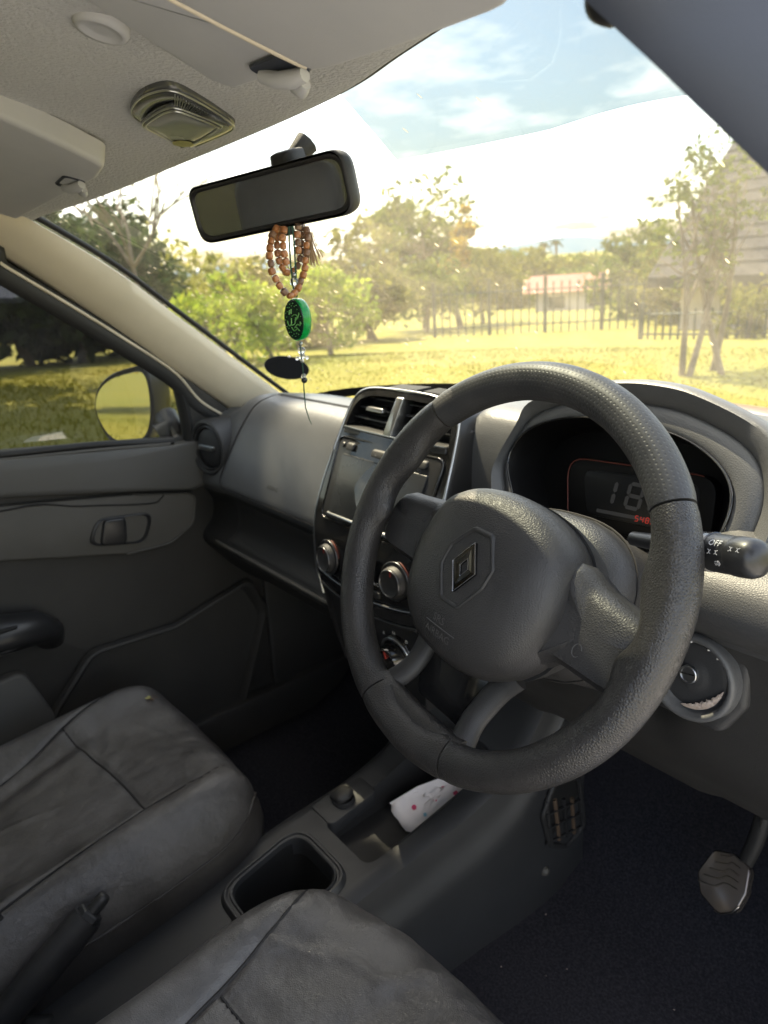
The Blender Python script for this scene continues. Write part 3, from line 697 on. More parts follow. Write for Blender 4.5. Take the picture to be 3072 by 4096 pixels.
# ================================================================ steering wheel
TW, SPW = R(28.3), R(-9)
Uw = np.array((0, math.sin(TW), math.cos(TW))); Xw = np.array((1., 0, 0)); Nw = np.array((0, -math.cos(TW), math.sin(TW)))
eu = math.cos(SPW)*Xw+math.sin(SPW)*Uw; ev = -math.sin(SPW)*Xw+math.cos(SPW)*Uw
whl = frame_empty('steering_wheel', 'black worn leather steering wheel with diamond emblem airbag hub', 'steering wheel', (.35, 0, 0), tuple(eu), tuple(ev), tuple(Nw))
RW, rW = .172, .0168
def bump_(a, c, w): 
    d = (a-c+math.pi) % (2*math.pi)-math.pi; return math.exp(-(d/w)**2)
def rim_pt(a, k, n, grow=1.0):
    """ring section at angle a: rounded, swollen inwards at the thumb grips"""
    th = 2*math.pi*k/n; cx, cy = math.cos(th), math.sin(th)
    g = .55*(bump_(a, R(20), .17)+bump_(a, R(160), .17))+.12*(bump_(a, R(-25), .3)+bump_(a, R(205), .3))
    j = .5*(bump_(a, R(-3), .1)+bump_(a, R(183), .1))+.30*(bump_(a, R(-74), .1)+bump_(a, R(254), .1))
    rr = rW*grow*(1+(g if cx < 0 else .08*g)*abs(cx)**1.2+(j*abs(cx)**2 if cx < 0 else 0))
    x = rr*cx; y = rW*grow*1.03*cy*(1-.10*(g if cx < 0 else 0))
    return ((RW+x)*math.cos(a), (RW+x)*math.sin(a), y)
def rim_arc(name, a0, a1, m, grow=1.0, n=26, step=2.0):
    na = max(2, int(abs(a1-a0)/step)); b = bmesh.new(); uv = b.loops.layers.uv.new('UVMap'); rg = []
    for i in range(na+1):
        a = R(a0+(a1-a0)*i/na); gg = grow
        if i in (0, na): gg = grow*.955
        elif i in (1, na-1): gg = grow*.992
        rg.append([b.verts.new(rim_pt(a, k, n, gg)) for k in range(n)])
    for i in range(na):
        for k in range(n):
            f_ = b.faces.new((rg[i][k-1], rg[i][k], rg[i+1][k], rg[i+1][k-1]))
            for l, (ii, kk) in zip(f_.loops, ((i, k-1 if k else n-1), (i, k if k else n), (i+1, k if k else n), (i+1, k-1 if k else n-1))):
                l[uv].uv = (ii*(a1-a0)/na, kk*360/n)
    b.faces.new(rg[0]); b.faces.new(rg[-1])
    return from_bm(name, b, m, whl, 70)
# perforated leather for the upper arc
pm = mat('perforated_leather', (.03, .031, .033), .46, col2=(.036, .036, .037), nscale=30, rvar=.08)
t_ = pm.node_tree; pb = t_.nodes['Principled BSDF']
uvn = t_.nodes.new('ShaderNodeUVMap'); uvn.uv_map = 'UVMap'
mpn = t_.nodes.new('ShaderNodeMapping'); mpn.inputs['Scale'].default_value = (.72, .072, 1); t_.links.new(uvn.outputs[0], mpn.inputs[0])
sepn = t_.nodes.new('ShaderNodeSeparateXYZ'); t_.links.new(mpn.outputs[0], sepn.inputs[0])
def mth(tree, op, a, b_=None, c_=None):
    n_ = tree.nodes.new('ShaderNodeMath'); n_.operation = op
    for i, v in enumerate((a, b_, c_)):
        if v is None: continue
        if isinstance(v, (int, float)): n_.inputs[i].default_value = v
        else: tree.links.new(v, n_.inputs[i])
    return n_.outputs[0]
row = mth(t_, 'FLOOR', sepn.outputs[1]); sx_ = mth(t_, 'ADD', sepn.outputs[0], mth(t_, 'MULTIPLY', row, .5))
fx_ = mth(t_, 'SUBTRACT', mth(t_, 'FRACT', sx_), .5); fy_ = mth(t_, 'SUBTRACT', mth(t_, 'FRACT', sepn.outputs[1]), .5)
dd_ = mth(t_, 'SQRT', mth(t_, 'ADD', mth(t_, 'MULTIPLY', fx_, fx_), mth(t_, 'MULTIPLY', fy_, fy_)))
hole = t_.nodes.new('ShaderNodeMapRange'); hole.inputs[1].default_value = .15; hole.inputs[2].default_value = .27; t_.links.new(dd_, hole.inputs[0])
bmp = t_.nodes.new('ShaderNodeBump'); bmp.inputs['Strength'].default_value = .3; bmp.inputs['Distance'].default_value = .0008
t_.links.new(hole.outputs[0], bmp.inputs['Height']); t_.links.new(bmp.outputs[0], pb.inputs['Normal'])
rim_arc('rim_grip_upper', 40, 140, 'perforated_leather', 1.03)
rim_arc('rim_grip_side', 140.6, 251, 'rim_leather'); rim_arc('rim_grip_side', -71, 39.4, 'rim_leather')
rim_arc('rim_grip_lower', 251.6, 288.4, 'rim_leather', 1.0)
# worn, polished patch along the lower left of the rim is in the leather's colour noise
def loft_outline(name, O1, O2, hs, m, parent=whl, smooth=50):
    b = bmesh.new(); rg = []
    for t, h in hs: rg.append([b.verts.new((*((1-t)*np.array(p)+t*np.array(q)), h)) for p, q in zip(O1, O2)])
    for A_, B_ in zip(rg, rg[1:]):
        for i in range(len(O1)): b.faces.new((A_[i-1], A_[i], B_[i], B_[i-1]))
    b.faces.new(rg[0]); b.faces.new(rg[-1]); return from_bm(name, b, m, parent, smooth)
# airbag hub
ho = cat_spline([(-.082, .012), (-.070, .042), (-.04, .060), (0, .066), (.04, .060), (.070, .042), (.082, .012), (.084, -.02), (.074, -.058), (.05, -.082), (.02, -.092), (-.02, -.092), (-.05, -.082), (-.074, -.058), (-.084, -.02)], 5, True)
hub = dome('airbag_cover', ho, [(.98, -.045), (1.03, -.030), (1.04, -.014), (1.02, -.002), (.97, .007), (.88, .0135), (.76, .0185), (.62, .022), (.45, .0245), (.25, .0255), (.08, .026)], ID, 'hub_plastic', whl, (0, -.012), 80, base=True)
lb = dome('hub_back', ho, [(.9, -.085), (1.0, -.055), (1.03, -.04)], ID, 'soft_black', whl, (0, -.012), 60, base=True)
# emblem recess and diamond
hx = [(-.010, .028), (.012, .029), (.028, .004), (.026, -.014), (.010, -.041), (-.012, -.041), (-.029, -.014), (-.027, .006)]
hxr = rpoly(hx, .006, 4)
dome('emblem_surround', hxr, [(1.06, .0228), (1.03, .0262), (.98, .0268), (.93, .0258), (.90, .0235), (.6, .0235), (.1, .0235)], ID, 'soft_black', hub, (0, -.006))
def diamond(s): return [np.array((0.0, .0235))*s+np.array((.0005, -.006)), np.array((.0145, 0))*s+np.array((.0005, -.006)), np.array((0, -.0235))*s+np.array((.0005, -.006)), np.array((-.0145, 0))*s+np.array((.0005, -.006))]
# faceted band, like folded strip, around a narrow open diamond
b = bmesh.new(); d0, d1, d2 = diamond(1), diamond(.72), diamond(.36)
v0 = [b.verts.new((*p, .0238)) for p in d0]; v1 = [b.verts.new((*p, .0285)) for p in d0]
cx_ = [np.array((.0085, .0165)), np.array((.0155, .0)), np.array((.0, -.0165))]
v2 = [b.verts.new((*p, .0295)) for p in d1]; v3 = [b.verts.new((*p, .0283)) for p in d2]; v4 = [b.verts.new((*p, .0238)) for p in d2]
for A_, B_ in ((v0, v1), (v1, v2), (v2, v3), (v3, v4)):
    for i in range(4): b.faces.new((A_[i-1], A_[i], B_[i], B_[i-1]))
emb = from_bm('emblem', b, 'emblem_metal' if 'emblem_metal' in MATS else mat('emblem_metal', (.085, .085, .085), .14, 1.0, col2=(.13, .13, .13), nscale=80), hub, 10)
tube('emblem_edge', [(*p, .0287) for p in diamond(1.0)], .0005, 'chrome', emb, 5, closed=True, smooth=0)
tube('emblem_edge', [(*p, .0285) for p in diamond(.36)], .0004, 'chrome', emb, 5, closed=True, smooth=0)
def hubh(a, b_, h=0.0):
    c = np.array((0, -.012)); p = np.array((a, b_))-c; best = 1e9
    ang = math.atan2(p[1], p[0]); rr = min(np.linalg.norm(np.array(q)-c)/max(.2, math.cos(min(1.2, abs((math.atan2(q[1]-c[1], q[0]-c[0])-ang+math.pi) % (2*math.pi)-math.pi)))) for q in ho if abs((math.atan2(q[1]-c[1], q[0]-c[0])-ang+math.pi) % (2*math.pi)-math.pi) < .3)
    s = np.linalg.norm(p)/rr
    z = float(np.interp(s, [0, .25, .45, .62, .76, .88, .97, 1.02], [.026, .0255, .0245, .022, .0185, .0135, .007, -.002])); return np.array((a, b_, z+h))
text('airbag_mark', 'SRS', .010, lambda a, b, h: hubh(-.004+a, -.0585+b, .0012+h), 'hub_mark' if 'hub_mark' in MATS else mat('hub_mark', (.085, .085, .086), .45), hub)
text('airbag_mark', 'AIRBAG', .0095, lambda a, b, h: hubh(-.002+a, -.0715+b, .0012+h), 'hub_mark', hub)
tube('mark_line', [hubh(x, -.065, .0008) for x in np.linspace(-.02, .018, 8)], .0004, 'hub_mark', hub, 5)
# side spokes
for s in (-1, 1):
    so1 = [(s*x, y) for x, y in [(.070, .036), (.100, .031), (.128, .026), (.150, .021), (.1565, .0), (.154, -.024), (.148, -.040), (.118, -.041), (.09, -.042), (.070, -.052)]]
    so1 = cat_spline(so1, 4, True); c_ = np.array((s*.11, -.006))
    so2 = [c_+(np.array(p)-c_)*np.array((1.0, .86)) for p in so1]
    so3 = [c_+(np.array(p)-c_)*np.array((.99, .72))+np.array((0, -.003)) for p in so1]
    b = bmesh.new(); rg = []
    for O_, h in ((so1, -.048), (so1, -.034), (so1, -.022), (so2, -.0125), (so3, -.0085), ([c_+(p-c_)*.3 for p in so3], -.0075)):
        rg.append([b.verts.new((p[0], p[1], h+(.006 if (abs(p[0]) < .09) else 0)-.10*max(0, abs(p[0])-.12))) for p in O_])
    for A_, B_ in zip(rg, rg[1:]):
        for i in range(len(so1)): b.faces.new((A_[i-1], A_[i], B_[i], B_[i-1]))
    b.faces.new(rg[0]); b.faces.new(rg[-1])
    sp = from_bm('spoke', b, 'hub_plastic', whl, 60)
    # horn mark scratched on the spoke
    if s > 0: tube('horn_mark', [(.112+.004*math.cos(a), -.020+.0055*math.sin(a), -.0042) for a in np.linspace(.3, 5.6, 14)], .0004, 'hub_mark', sp, 5)
# lower spoke: gloss insert between two leather prongs
ins = rpoly([(-.046, -.070), (.046, -.070), (.0455, -.118), (.036, -.147), (-.036, -.147), (-.0455, -.118)], [.002, .002, .008, .012, .012, .008], 5)
brack = prism('spoke_insert', ins, -.040, -.0275, ID, 'gloss_black', whl, .002, 3)
for s in (-1, 1):
    pth = [tuple(p) for p in cat_spline([(s*.058, -.074, -.030), (s*.050, -.092, -.028), (s*.046, -.112, -.024), (s*.046, -.130, -.017), (s*.053, -.149, -.008), (s*.062, -.161, -.003)], 4)]
    tube('lower_spoke', pth, [.0130-.0010*math.sin(math.pi*i/(len(pth)-1)) for i in range(len(pth))], 'soft_black', whl, 16, smooth=80, flat=.7)
tube('spoke_lip', [tuple(p) for p in cat_spline([(-.060, -.1515, -.0035), (-.03, -.1555, -.006), (0, -.157, -.0065), (.03, -.1555, -.006), (.060, -.1515, -.0035)], 5)], .0118, 'rim_leather', whl, 14, smooth=80)
tube('spoke_joint', [tuple(p) for p in cat_spline([(-.058, -.158, .0105), (-.03, -.163, .0125), (0, -.1645, .013), (.03, -.163, .0125), (.058, -.158, .0105)], 5)], .0010, 'seam_dark', whl, 6)

# ================================================================ steering column, stalk, ignition
colu = thing('steering_column', 'black steering column cowl with light stalk and ignition lock', 'steering column', (.35, .12, -.15))
fw = lambda a, b, h: np.array((.35, 0, 0))+a*Xw+b*Uw+h*Nw
def ell(cx, cy, rx, ry, n=28, p=2.6):
    o_ = []
    for i in range(n):
        a = 2*math.pi*i/n; c, s = math.cos(a), math.sin(a)
        o_.append((cx+rx*math.copysign(abs(c)**(2/p), c), cy+ry*math.copysign(abs(s)**(2/p), s)))
    return o_
b = bmesh.new(); rg = []
for cx, cy, rx, ry, h in ((0, -.005, .062, .060, -.07), (0, -.006, .082, .076, -.082), (0, -.008, .088, .080, -.10), (0, -.012, .092, .078, -.15), (0, -.02, .095, .078, -.24)):
    rg.append([b.verts.new(fw(p[0], p[1], h)) for p in ell(cx, cy, rx, ry)])
for A_, B_ in zip(rg, rg[1:]):
    for i in range(28): b.faces.new((A_[i-1], A_[i], B_[i], B_[i-1]))
b.faces.new(rg[0]); b.faces.new(rg[-1])
from_bm('column_cowl', b, 'hub_plastic', colu, 60)
tube('cowl_joint', [fw(p[0]*1.003, p[1]*1.003, -.105) for p in ell(0, -.008, .0885, .0805, 48)], .0012, 'seam_dark', colu, 6, closed=True)
# light stalk
s0, s1 = np.array((.44, .085, .025)), np.array((0.5608,0.045,0.0534))
sa = (s1-s0)/np.linalg.norm(s1-s0); L = float(np.linalg.norm(s1-s0))
st = lathe('light_stalk', [(.006, 0), (.007, L*.25), (.0100, L*.36), (.0125, L*.40), (.0138, L*.55), (.0142, L*.80), (.0138, L*.86)], s0, sa, 'satin_black', colu, 28)
lathe('stalk_ring', [(.0138, L*.655), (.0150, L*.66), (.0150, L*.69), (.0138, L*.695)], s0, sa, 'gloss_black', st, 28)
lathe('stalk_cap', [(.0138, L*.845), (.0143, L*.855), (.0146, L*.90), (.0142, L*.96), (.0125, L*.995), (.009, L*1.015), (.003, L*1.02)], s0, sa, 'satin_black', st, 28)
vs = np.array((.754, -.422, .26))-s0; vs = vs-sa*(vs@sa); vs /= np.linalg.norm(vs); ws_ = np.cross(vs, sa)
ws_ = -ws_ if ws_[2] < 0 else ws_
def fst(a, b, h=0.0):
    th = b/.0147; return s0+sa*(L*.72+.011+a)+(.0149+h)*(math.cos(th)*vs+math.sin(th)*ws_)
def fst2(a, b, h=0.0): return fst(a-L*.20, b, h+(-.0002))
text('stalk_mark', 'OFF', .0066, lambda a, b, h: fst(a-.002, b+.0065, h), 'print_white', st); text('stalk_mark', 'OFF', .0066, lambda a, b, h: fst2(a+.006, b+.0055, h), 'print_white', st)
def glyph(cx, cy, fn, kind):
    r_ = .0018
    if kind == 'fog':
        tube('stalk_symbol', [fn(cx+r_*math.cos(a), cy+r_*math.sin(a)) for a in np.linspace(-1.57, 1.57, 8)]+[fn(cx, cy+r_)]+[fn(cx, cy-r_)], .00018, 'print_white', st, 4)
        for k in (-1, 0, 1): tube('stalk_symbol', [fn(cx-.0008, cy+k*.0012), fn(cx-.0030, cy+k*.0012-.0004)], .00018, 'print_white', st, 4)
    else:
        for s in (-1, 1):
            tube('stalk_symbol', [fn(cx+s*.0018+s*.0012*math.cos(a), cy+.0013*math.sin(a)) for a in np.linspace(-1.57, 1.57, 7)], .00018, 'print_white', st, 4)
            for k in (-1, 1): tube('stalk_symbol', [fn(cx+s*.0034, cy+k*.0009), fn(cx+s*.0046, cy+k*.0016)], .00018, 'print_white', st, 4)
glyph(.002, -.006, fst2, 'fog'); glyph(-.002, .0, fst, 'side'); glyph(.003, -.0075, fst, 'fog'); glyph(.016, .004, fst, 'side')
# ignition lock in its round bezel
TK = R(10)
fk = FRM((.45, .13, -.1), (1, 0, 0), (0, math.sin(TK), math.cos(TK)), (0, -math.cos(TK), math.sin(TK)))
kc = (.031, -.011)
plate = prism('ignition_plate', rpoly([(-.03, .045), (.020, .040), (.074, .034), (.078, -.024), (.06, -.058), (-.03, -.058)], .014), -.03, -.0055, fk, 'soft_black', colu, .006, 3)
lk = dome('lock_bezel', circle(kc, .0405, 44), [(1.03, -.008), (1, .0), (1, .006), (.96, .0085), (.90, .009), (.86, .008), (.80, .002), (.76, -.001), (.74, -.0015)], fk, 'dash_plastic', plate, cap=False)
dome('lock_disc', circle(kc, .0300, 40), [(1, -.004), (1, -.001), (.85, .0005), (.6, -.0005), (.45, .0005), (.36, .001), (.30, .0015)], fk, 'console_plastic', plate)
dome('key_barrel', circle((kc[0]-.003, kc[1]+.001), .0085, 28), [(1, .0), (1, .0045), (.92, .0055), (.80, .0055), (.77, .0040), (.2, .0040)], fk, 'satin_silver', plate)
prism('key_slot', rpoly([(kc[0]-.0095, kc[1]-.0002), (kc[0]+.0035, kc[1]+.0018), (kc[0]+.0035, kc[1]+.0032), (kc[0]-.0095, kc[1]+.0012)], .0006), .003, .0046, fk, 'deep_black', plate)
for a in (70, 100, 52): dome('lock_mark', circle((kc[0]+.0325*math.cos(R(a)), kc[1]+.0325*math.sin(R(a))), .0012, 8), [(1, .004), (.5, .0055)], fk, 'print_white', plate)
# scuffed bare patch on the lower right of the bezel
b = bmesh.new(); o1, o2 = [], []
for i in range(41):
    a = R(-100+i*2.4); j = .0012*math.sin(i*1.1)+.0009*math.sin(i*2.7); w_ = math.sin(math.pi*min(1, (i+.6)/41))
    o1.append(b.verts.new(fk(kc[0]+.0298*math.cos(a), kc[1]+.0298*math.sin(a), .0026)))
    rr = .0298-(.0065+.7*j)*w_**.7; o2.append(b.verts.new(fk(kc[0]+rr*math.cos(a), kc[1]+rr*math.sin(a), .0030)))
for i in range(40): b.faces.new((o1[i], o1[i+1], o2[i+1], o2[i]))
wp = from_bm('worn_patch', b, 'wear_white', plate, 40); wp.modifiers.new('t', 'SOLIDIFY').thickness = .0008

# ================================================================ seats
def seg_dist(p, poly):
    d = 1e9
    for a, b_ in zip(poly, poly[1:]):
        a, b_ = np.array(a), np.array(b_); t = np.clip(((p-a)@(b_-a))/((b_-a)@(b_-a)), 0, 1); d = min(d, float(np.linalg.norm(p-a-t*(b_-a))))
    return d
def cushion(parent, outline, ztop, zbot, edge, seams, wr, name='seat_cushion'):
    """upholstered pad: plan outline, height field with stitched grooves, rolled edge, skirt"""
    n = len(outline); c = np.array([sum(p[0] for p in outline)/n, sum(p[1] for p in outline)/n]); b = bmesh.new(); rg = []
    sc = list(np.linspace(.02, .82, 60))
    O_ = [np.array(p) for p in outline]
    for s in sc: rg.append([(c+s*(p-c), 0) for p in O_])
    for k in range(1, 11):
        a = k/10*math.pi/2; rg.append([(c+(.82+.18*math.sin(a))*(p-c), -edge*(1-math.cos(a))) for p in O_])
    pa = np.array([math.atan2(*(p-c)[::-1]) for p in O_]); pr_ = np.array([np.linalg.norm(p-c) for p in O_]); si = np.argsort(pa); pa, pr_ = pa[si], pr_[si]
    def roll(p):
        d = np.array(p)-c; s = np.linalg.norm(d)/np.interp(math.atan2(d[1], d[0]), pa, pr_, period=2*math.pi)
        return -edge*(1-math.sqrt(max(0, 1-min(1, max(0, (s-.82)/.18))**2)))
    vr = []
    for r_ in rg:
        row = []
        for p, dz in r_:
            g = sum(-.0045*math.exp(-(seg_dist(p, sm)/.004)**2)+.0*0 for sm in seams)
            puff = 0
            row.append(b.verts.new((p[0], p[1], ztop(p)+dz+g+wr(p))))
        vr.append(row)
    for A_, B_ in zip(vr, vr[1:]):
        for i in range(n): b.faces.new((A_[i-1], A_[i], B_[i], B_[i-1]))
    b.faces.new(vr[0])
    o = from_bm(name, b, 'seat_leather', parent, 180)
    # skirt below the piping
    b = bmesh.new(); rr = []
    for k, (f_, ex) in enumerate(((0, 0), (.08, .004), (.3, .007), (.7, .003), (1, -.012))):
        rr.append([b.verts.new((*(c+(1+ex/.24)*(p-c)), (1-f_)*(ztop(p)-edge)+f_*zbot)) for p in O_])
    for A_, B_ in zip(rr, rr[1:]):
        for i in range(n): b.faces.new((A_[i-1], A_[i], B_[i], B_[i-1]))
    from_bm('seat_side', b, 'seat_side', parent, 70)
    for sm in seams:
        P = cat_spline(sm, 6); tube('stitched_seam', [(p[0], p[1], ztop(p)-.0030+wr(p)+roll(p)) for p in P], .0016, 'seam_dark', o, 5)
    tube('edge_piping', [(*(c+1.004*(p-c)), ztop(p)-edge+.001) for p in O_], .0022, 'seat_side', o, 6, closed=True)
    return o
def rrect(x0, x1, y0, y1, r, n=12):
    return [tuple(p) for p in rpoly([(x0, y0), (x1, y0), (x1, y1), (x0, y1)], r, n)]
def dens(P, m=160):
    P = [np.array(p) for p in P]; P.append(P[0]); A_ = np.array(P); L_ = np.r_[0, np.cumsum(np.linalg.norm(np.diff(A_, axis=0), axis=1))]
    return [np.array([np.interp(t, L_, A_[:, k]) for k in range(2)]) for t in np.linspace(0, L_[-1], m, endpoint=False)]
def sm_(a, b_, x): t = min(1, max(0, (x-a)/(b_-a))); return t*t*(3-2*t)
# passenger seat
seat_p = thing('front_seat', 'grey creased leatherette passenger seat beside the left door', 'car seat', (-.31, -.3, -.82))
def zp(p):
    x, y = (p[0]+.31)/.225, p[1]
    z = -.512+.03*sm_(-.5, -.02, y)*1.0
    z += .020*math.exp(-((abs(x)-.78)/.16)**2)-.006*math.exp(-(x/.45)**2)
    z -= .05*sm_(-.09, .0, y)**2
    return z-.012*sm_(.80, 1.05, abs(x))
def wrp(p):
    x, y = p; w = 0
    w += -.006*math.exp(-((x+.40+.25*(y+.30))/.014)**2)*math.exp(-((y+.30)/.09)**2)+.004*math.exp(-((x+.37+.25*(y+.30))/.02)**2)*math.exp(-((y+.30)/.09)**2)
    w += -.005*math.exp(-((y+.195+.3*(x+.41))/.012)**2)*math.exp(-((x+.40)/.05)**2)
    w += .003*math.sin(34*x+20*y)*math.exp(-((y+.33)/.12)**2)*math.exp(-((x+.30)/.1)**2)
    w += -.003*math.exp(-((x+.16+.5*(y+.05))/.008)**2)*math.exp(-((y+.06)/.05)**2)
    for cx_, cy_, tx, am in ((-.20, -.06, .5, .0026), (-.24, -.10, .8, .0022), (-.17, -.13, -.3, .0024), (-.29, -.07, 1.1, .0022), (-.36, -.12, .4, .002), (-.30, -.36, 1.4, .003), (-.25, -.42, .9, .003)):
        u, v = (x-cx_)*math.cos(tx)+(y-cy_)*math.sin(tx), -(x-cx_)*math.sin(tx)+(y-cy_)*math.cos(tx); w += am*math.exp(-(v/.006)**2)*math.exp(-(u/.045)**2)
    return w
op = dens(cat_spline([(-.535, -.56), (-.538, -.35), (-.548, -.20), (-.545, -.125), (-.505, -.068), (-.43, -.032), (-.31, -.016), (-.20, -.022), (-.13, -.045), (-.088, -.10), (-.076, -.2), (-.078, -.35), (-.082, -.56), (-.2, -.59), (-.42, -.59)], 6, True), 170)
cushion(seat_p, op, zp, -.70, .058, [[(-.40, -.50), (-.419, -.353), (-.467, -.237), (-.505, -.13), (-.50, -.09)], [(-.467, -.237), (-.38, -.222), (-.306, -.208), (-.23, -.202), (-.166, -.201)], [(-.12, -.50), (-.126, -.413), (-.166, -.201), (-.165, -.12), (-.17, -.07)]], wrp)
def seat_rest(parent, x0, x1, y, z, m='seat_leather'):
    rows_ = []
    for t in np.linspace(0, 1, 16):
        yy = y-.16*t-.05*t*t; zz_ = z+.60*t; w_ = (x1-x0)/2*(1-.12*t**3); cx_ = (x0+x1)/2
        rows_.append([(cx_+w_*u*1.0, yy+.03*abs(u)**2.2-(.0 if t < .94 else .06*(t-.94)/.06), zz_-.02*abs(u)**4*t) for u in np.linspace(-1, 1, 17)])
    return grid('backrest', rows_, m, parent, 80, thick=.10)
seat_rest(seat_p, -.53, -.09, -.53, -.53)
hr = [np.array(p) for p in rrect(-.12, .12, -.08, .08, .05, 6)]
dome('head_restraint', hr, [(.8, -.05), (1, -.03), (1, .02), (.85, .045), (.4, .055)], FRM((-.31, -.80, .20), (1, 0, 0), (0, -.2, 1), (0, 1, .2)), 'seat_leather', seat_p, base=True)
prism('seat_rail', rpoly([(-.56, -.82), (-.05, -.82), (-.05, -.69), (-.56, -.69)], .02), 0, .36, FRM((-.49, 0, 0), (0, 1, 0), (0, 0, 1), (1, 0, 0)), 'console_dark', seat_p, .01)
# slide lever sticking out at the front inner corner
lv = tube('slide_lever', [(-.115, -.03, -.70), (-.095, .0, -.69), (-.07, .02, -.685)], [.006, .009, .008], 'console_dark', seat_p, 8)
# driver seat
seat_d = thing('front_seat', 'grey dusty leatherette driver seat in the nearest lower corner', 'car seat', (.40, -.35, -.82))
def zd(p):
    x, y = (p[0]-.40)/.235, p[1]
    z = -.405+.022*sm_(-.5, -.06, y)
    z += .018*math.exp(-((abs(x)-.80)/.14)**2)-.004*math.exp(-(x/.45)**2)
    z -= .03*sm_(-.12, -.05, y)**2
    return z-.010*sm_(.85, 1.05, abs(x))
def wrd(p):
    x, y = p; w = 0
    for (ax, ay, dx, dy, am, wd, ln) in ((.30, -.10, .6, .8, .0036, .0045, .05), (.36, -.12, .5, .86, .0038, .005, .06), (.42, -.13, .45, .9, .0038, .005, .06), (.25, -.20, .8, .6, .003, .006, .05), (.33, -.15, .95, .3, .003, .005, .05), (.44, -.20, .7, .7, .003, .007, .06), (.35, -.20, .3, .95, -.003, .012, .08), (.29, -.25, .9, .4, -.0035, .014, .04), (.46, -.10, .3, .95, .002, .006, .05)):
        px, py = x-ax, y-ay; u, v = px*dx+py*dy, -px*dy+py*dx; w += am*math.exp(-(v/wd)**2)*math.exp(-(u/ln)**2)
    return w+.0015*math.sin(40*x-31*y)*math.exp(-((y+.3)/.12)**2)
od = dens(cat_spline([(.172, -.62), (.168, -.42), (.166, -.30), (.160, -.22), (.166, -.175), (.190, -.138), (.235, -.104), (.30, -.076), (.38, -.062), (.48, -.066), (.57, -.10), (.615, -.16), (.63, -.25), (.632, -.42), (.628, -.62), (.5, -.64), (.3, -.64)], 6, True), 180)
cushion(seat_d, od, zd, -.66, .05, [[(.30, -.60), (.275, -.40), (.252, -.313), (.237, -.231), (.221, -.168), (.205, -.138), (.197, -.118)], [(.248, -.270), (.30, -.264), (.38, -.262), (.46, -.264), (.55, -.270)], [(.50, -.60), (.525, -.40), (.55, -.27), (.575, -.16)]], wrd)
seat_rest(seat_d, .17, .63, -.60, -.42)
dome('head_restraint', hr, [(.8, -.05), (1, -.03), (1, .02), (.85, .045), (.4, .055)], FRM((.40, -.87, .30), (1, 0, 0), (0, -.2, 1), (0, 1, .2)), 'seat_leather', seat_d, base=True)
prism('seat_rail', rpoly([(-.60, -.82), (-.12, -.82), (-.12, -.65), (-.60, -.65)], .02), 0, .36, FRM((.22, 0, 0), (0, 1, 0), (0, 0, 1), (1, 0, 0)), 'console_dark', seat_d, .01)
# rear bench
rb = part_empty('rear_seat', body, (0, -1.3, -.7))
prism('bench_cushion', rrect(-.62, .62, -1.45, -1.0, .06), -.70, -.48, FRM((0, 0, 0), (1, 0, 0), (0, 1, 0), (0, 0, 1)), 'seat_leather', rb, .04, 4)
prism('bench_back', rrect(-.62, .62, -.55, .05, .06), 0, .12, FRM((0, -1.58, 0), (1, 0, 0), (0, -.25, .97), (0, .97, .25)), 'seat_leather', rb, .04, 4)

# insect on the front edge of the passenger seat
ib = np.array((-.435, -.085, zp((-.435, -.085))-.001)); bug = thing('insect', 'small brown insect on the front edge of the passenger seat', 'insect', tuple(ib))
tube('body', [tuple(ib+np.array((.012*t-.006, .006*t-.003, .004))) for t in np.linspace(0, 1.0, 7)], [.0006, .0018, .0022, .0014, .0022, .0019, .0008], 'duct_brown', bug, 8)
for s in (-1, 1):
    for k in range(3):
        p0 = ib+np.array((.003*k-.002, .0015*k, .0035)); tube('leg', [tuple(p0), tuple(p0+np.array((-.003*s+.001*(k-1), .006*s, .003))), tuple(p0+np.array((-.005*s+.003*(k-1), .010*s, -.003)))], .0004, 'duct_brown', bug, 5)
    prism('wing', [(-.001, 0), (-.010, .001*s), (-.012, .004*s), (-.006, .005*s)], .0055, .0058, FRM(ib, (.9, .45, 0), (-.45, .9, 0), (0, 0, 1)), 'leaf_dry', bug)
# ================================================================ centre console
con = thing('centre_console', 'dark grey plastic centre console with tray and cup bin', 'console', (0, .1, -.82))
fc = FRM((0, 0, 0), (1, 0, 0), (0, 1, 0), (0, 0, 1))
def zc(y): return float(np.interp(y, [-.75, -.45, -.2, .0, .1, .2, .28, .34, .40, .45], [-.64, -.63, -.60, -.582, -.578, -.565, -.535, -.48, -.40, -.33]))
cr_ = []
for y in np.linspace(-.75, .45, 61):
    z = zc(y); wl, wr_ = -.105-.02*sm_(.1, .35, y), .092+.02*sm_(.1, .35, y)
    s_ = [(wl-.03, -.83), (wl-.022, z-.10), (wl-.014, z-.035), (wl-.006, z-.010), (wl+.006, z-.001), (wl+.02, z), (-.03, z+.001), (.03, z+.001), (wr_-.02, z), (wr_-.006, z-.001), (wr_+.006, z-.010), (wr_+.012, z-.035), (wr_+.017, z-.062), (wr_+.024, z-.072), (wr_+.028, z-.10), (wr_+.034, -.83)]
    cr_.append([(a, y, b_) for a, b_ in s_])
V = [p for r_ in cr_ for p in r_]; nc = len(cr_[0]); F = [(i*nc+j, i*nc+(j+1) % nc, (i+1)*nc+(j+1) % nc, (i+1)*nc+j) for i in range(60) for j in range(nc)]
F += [tuple(range(nc)), tuple(range(60*nc, 61*nc))]
cbody = mk('console_body', V, F, 'console_plastic', con, 50)
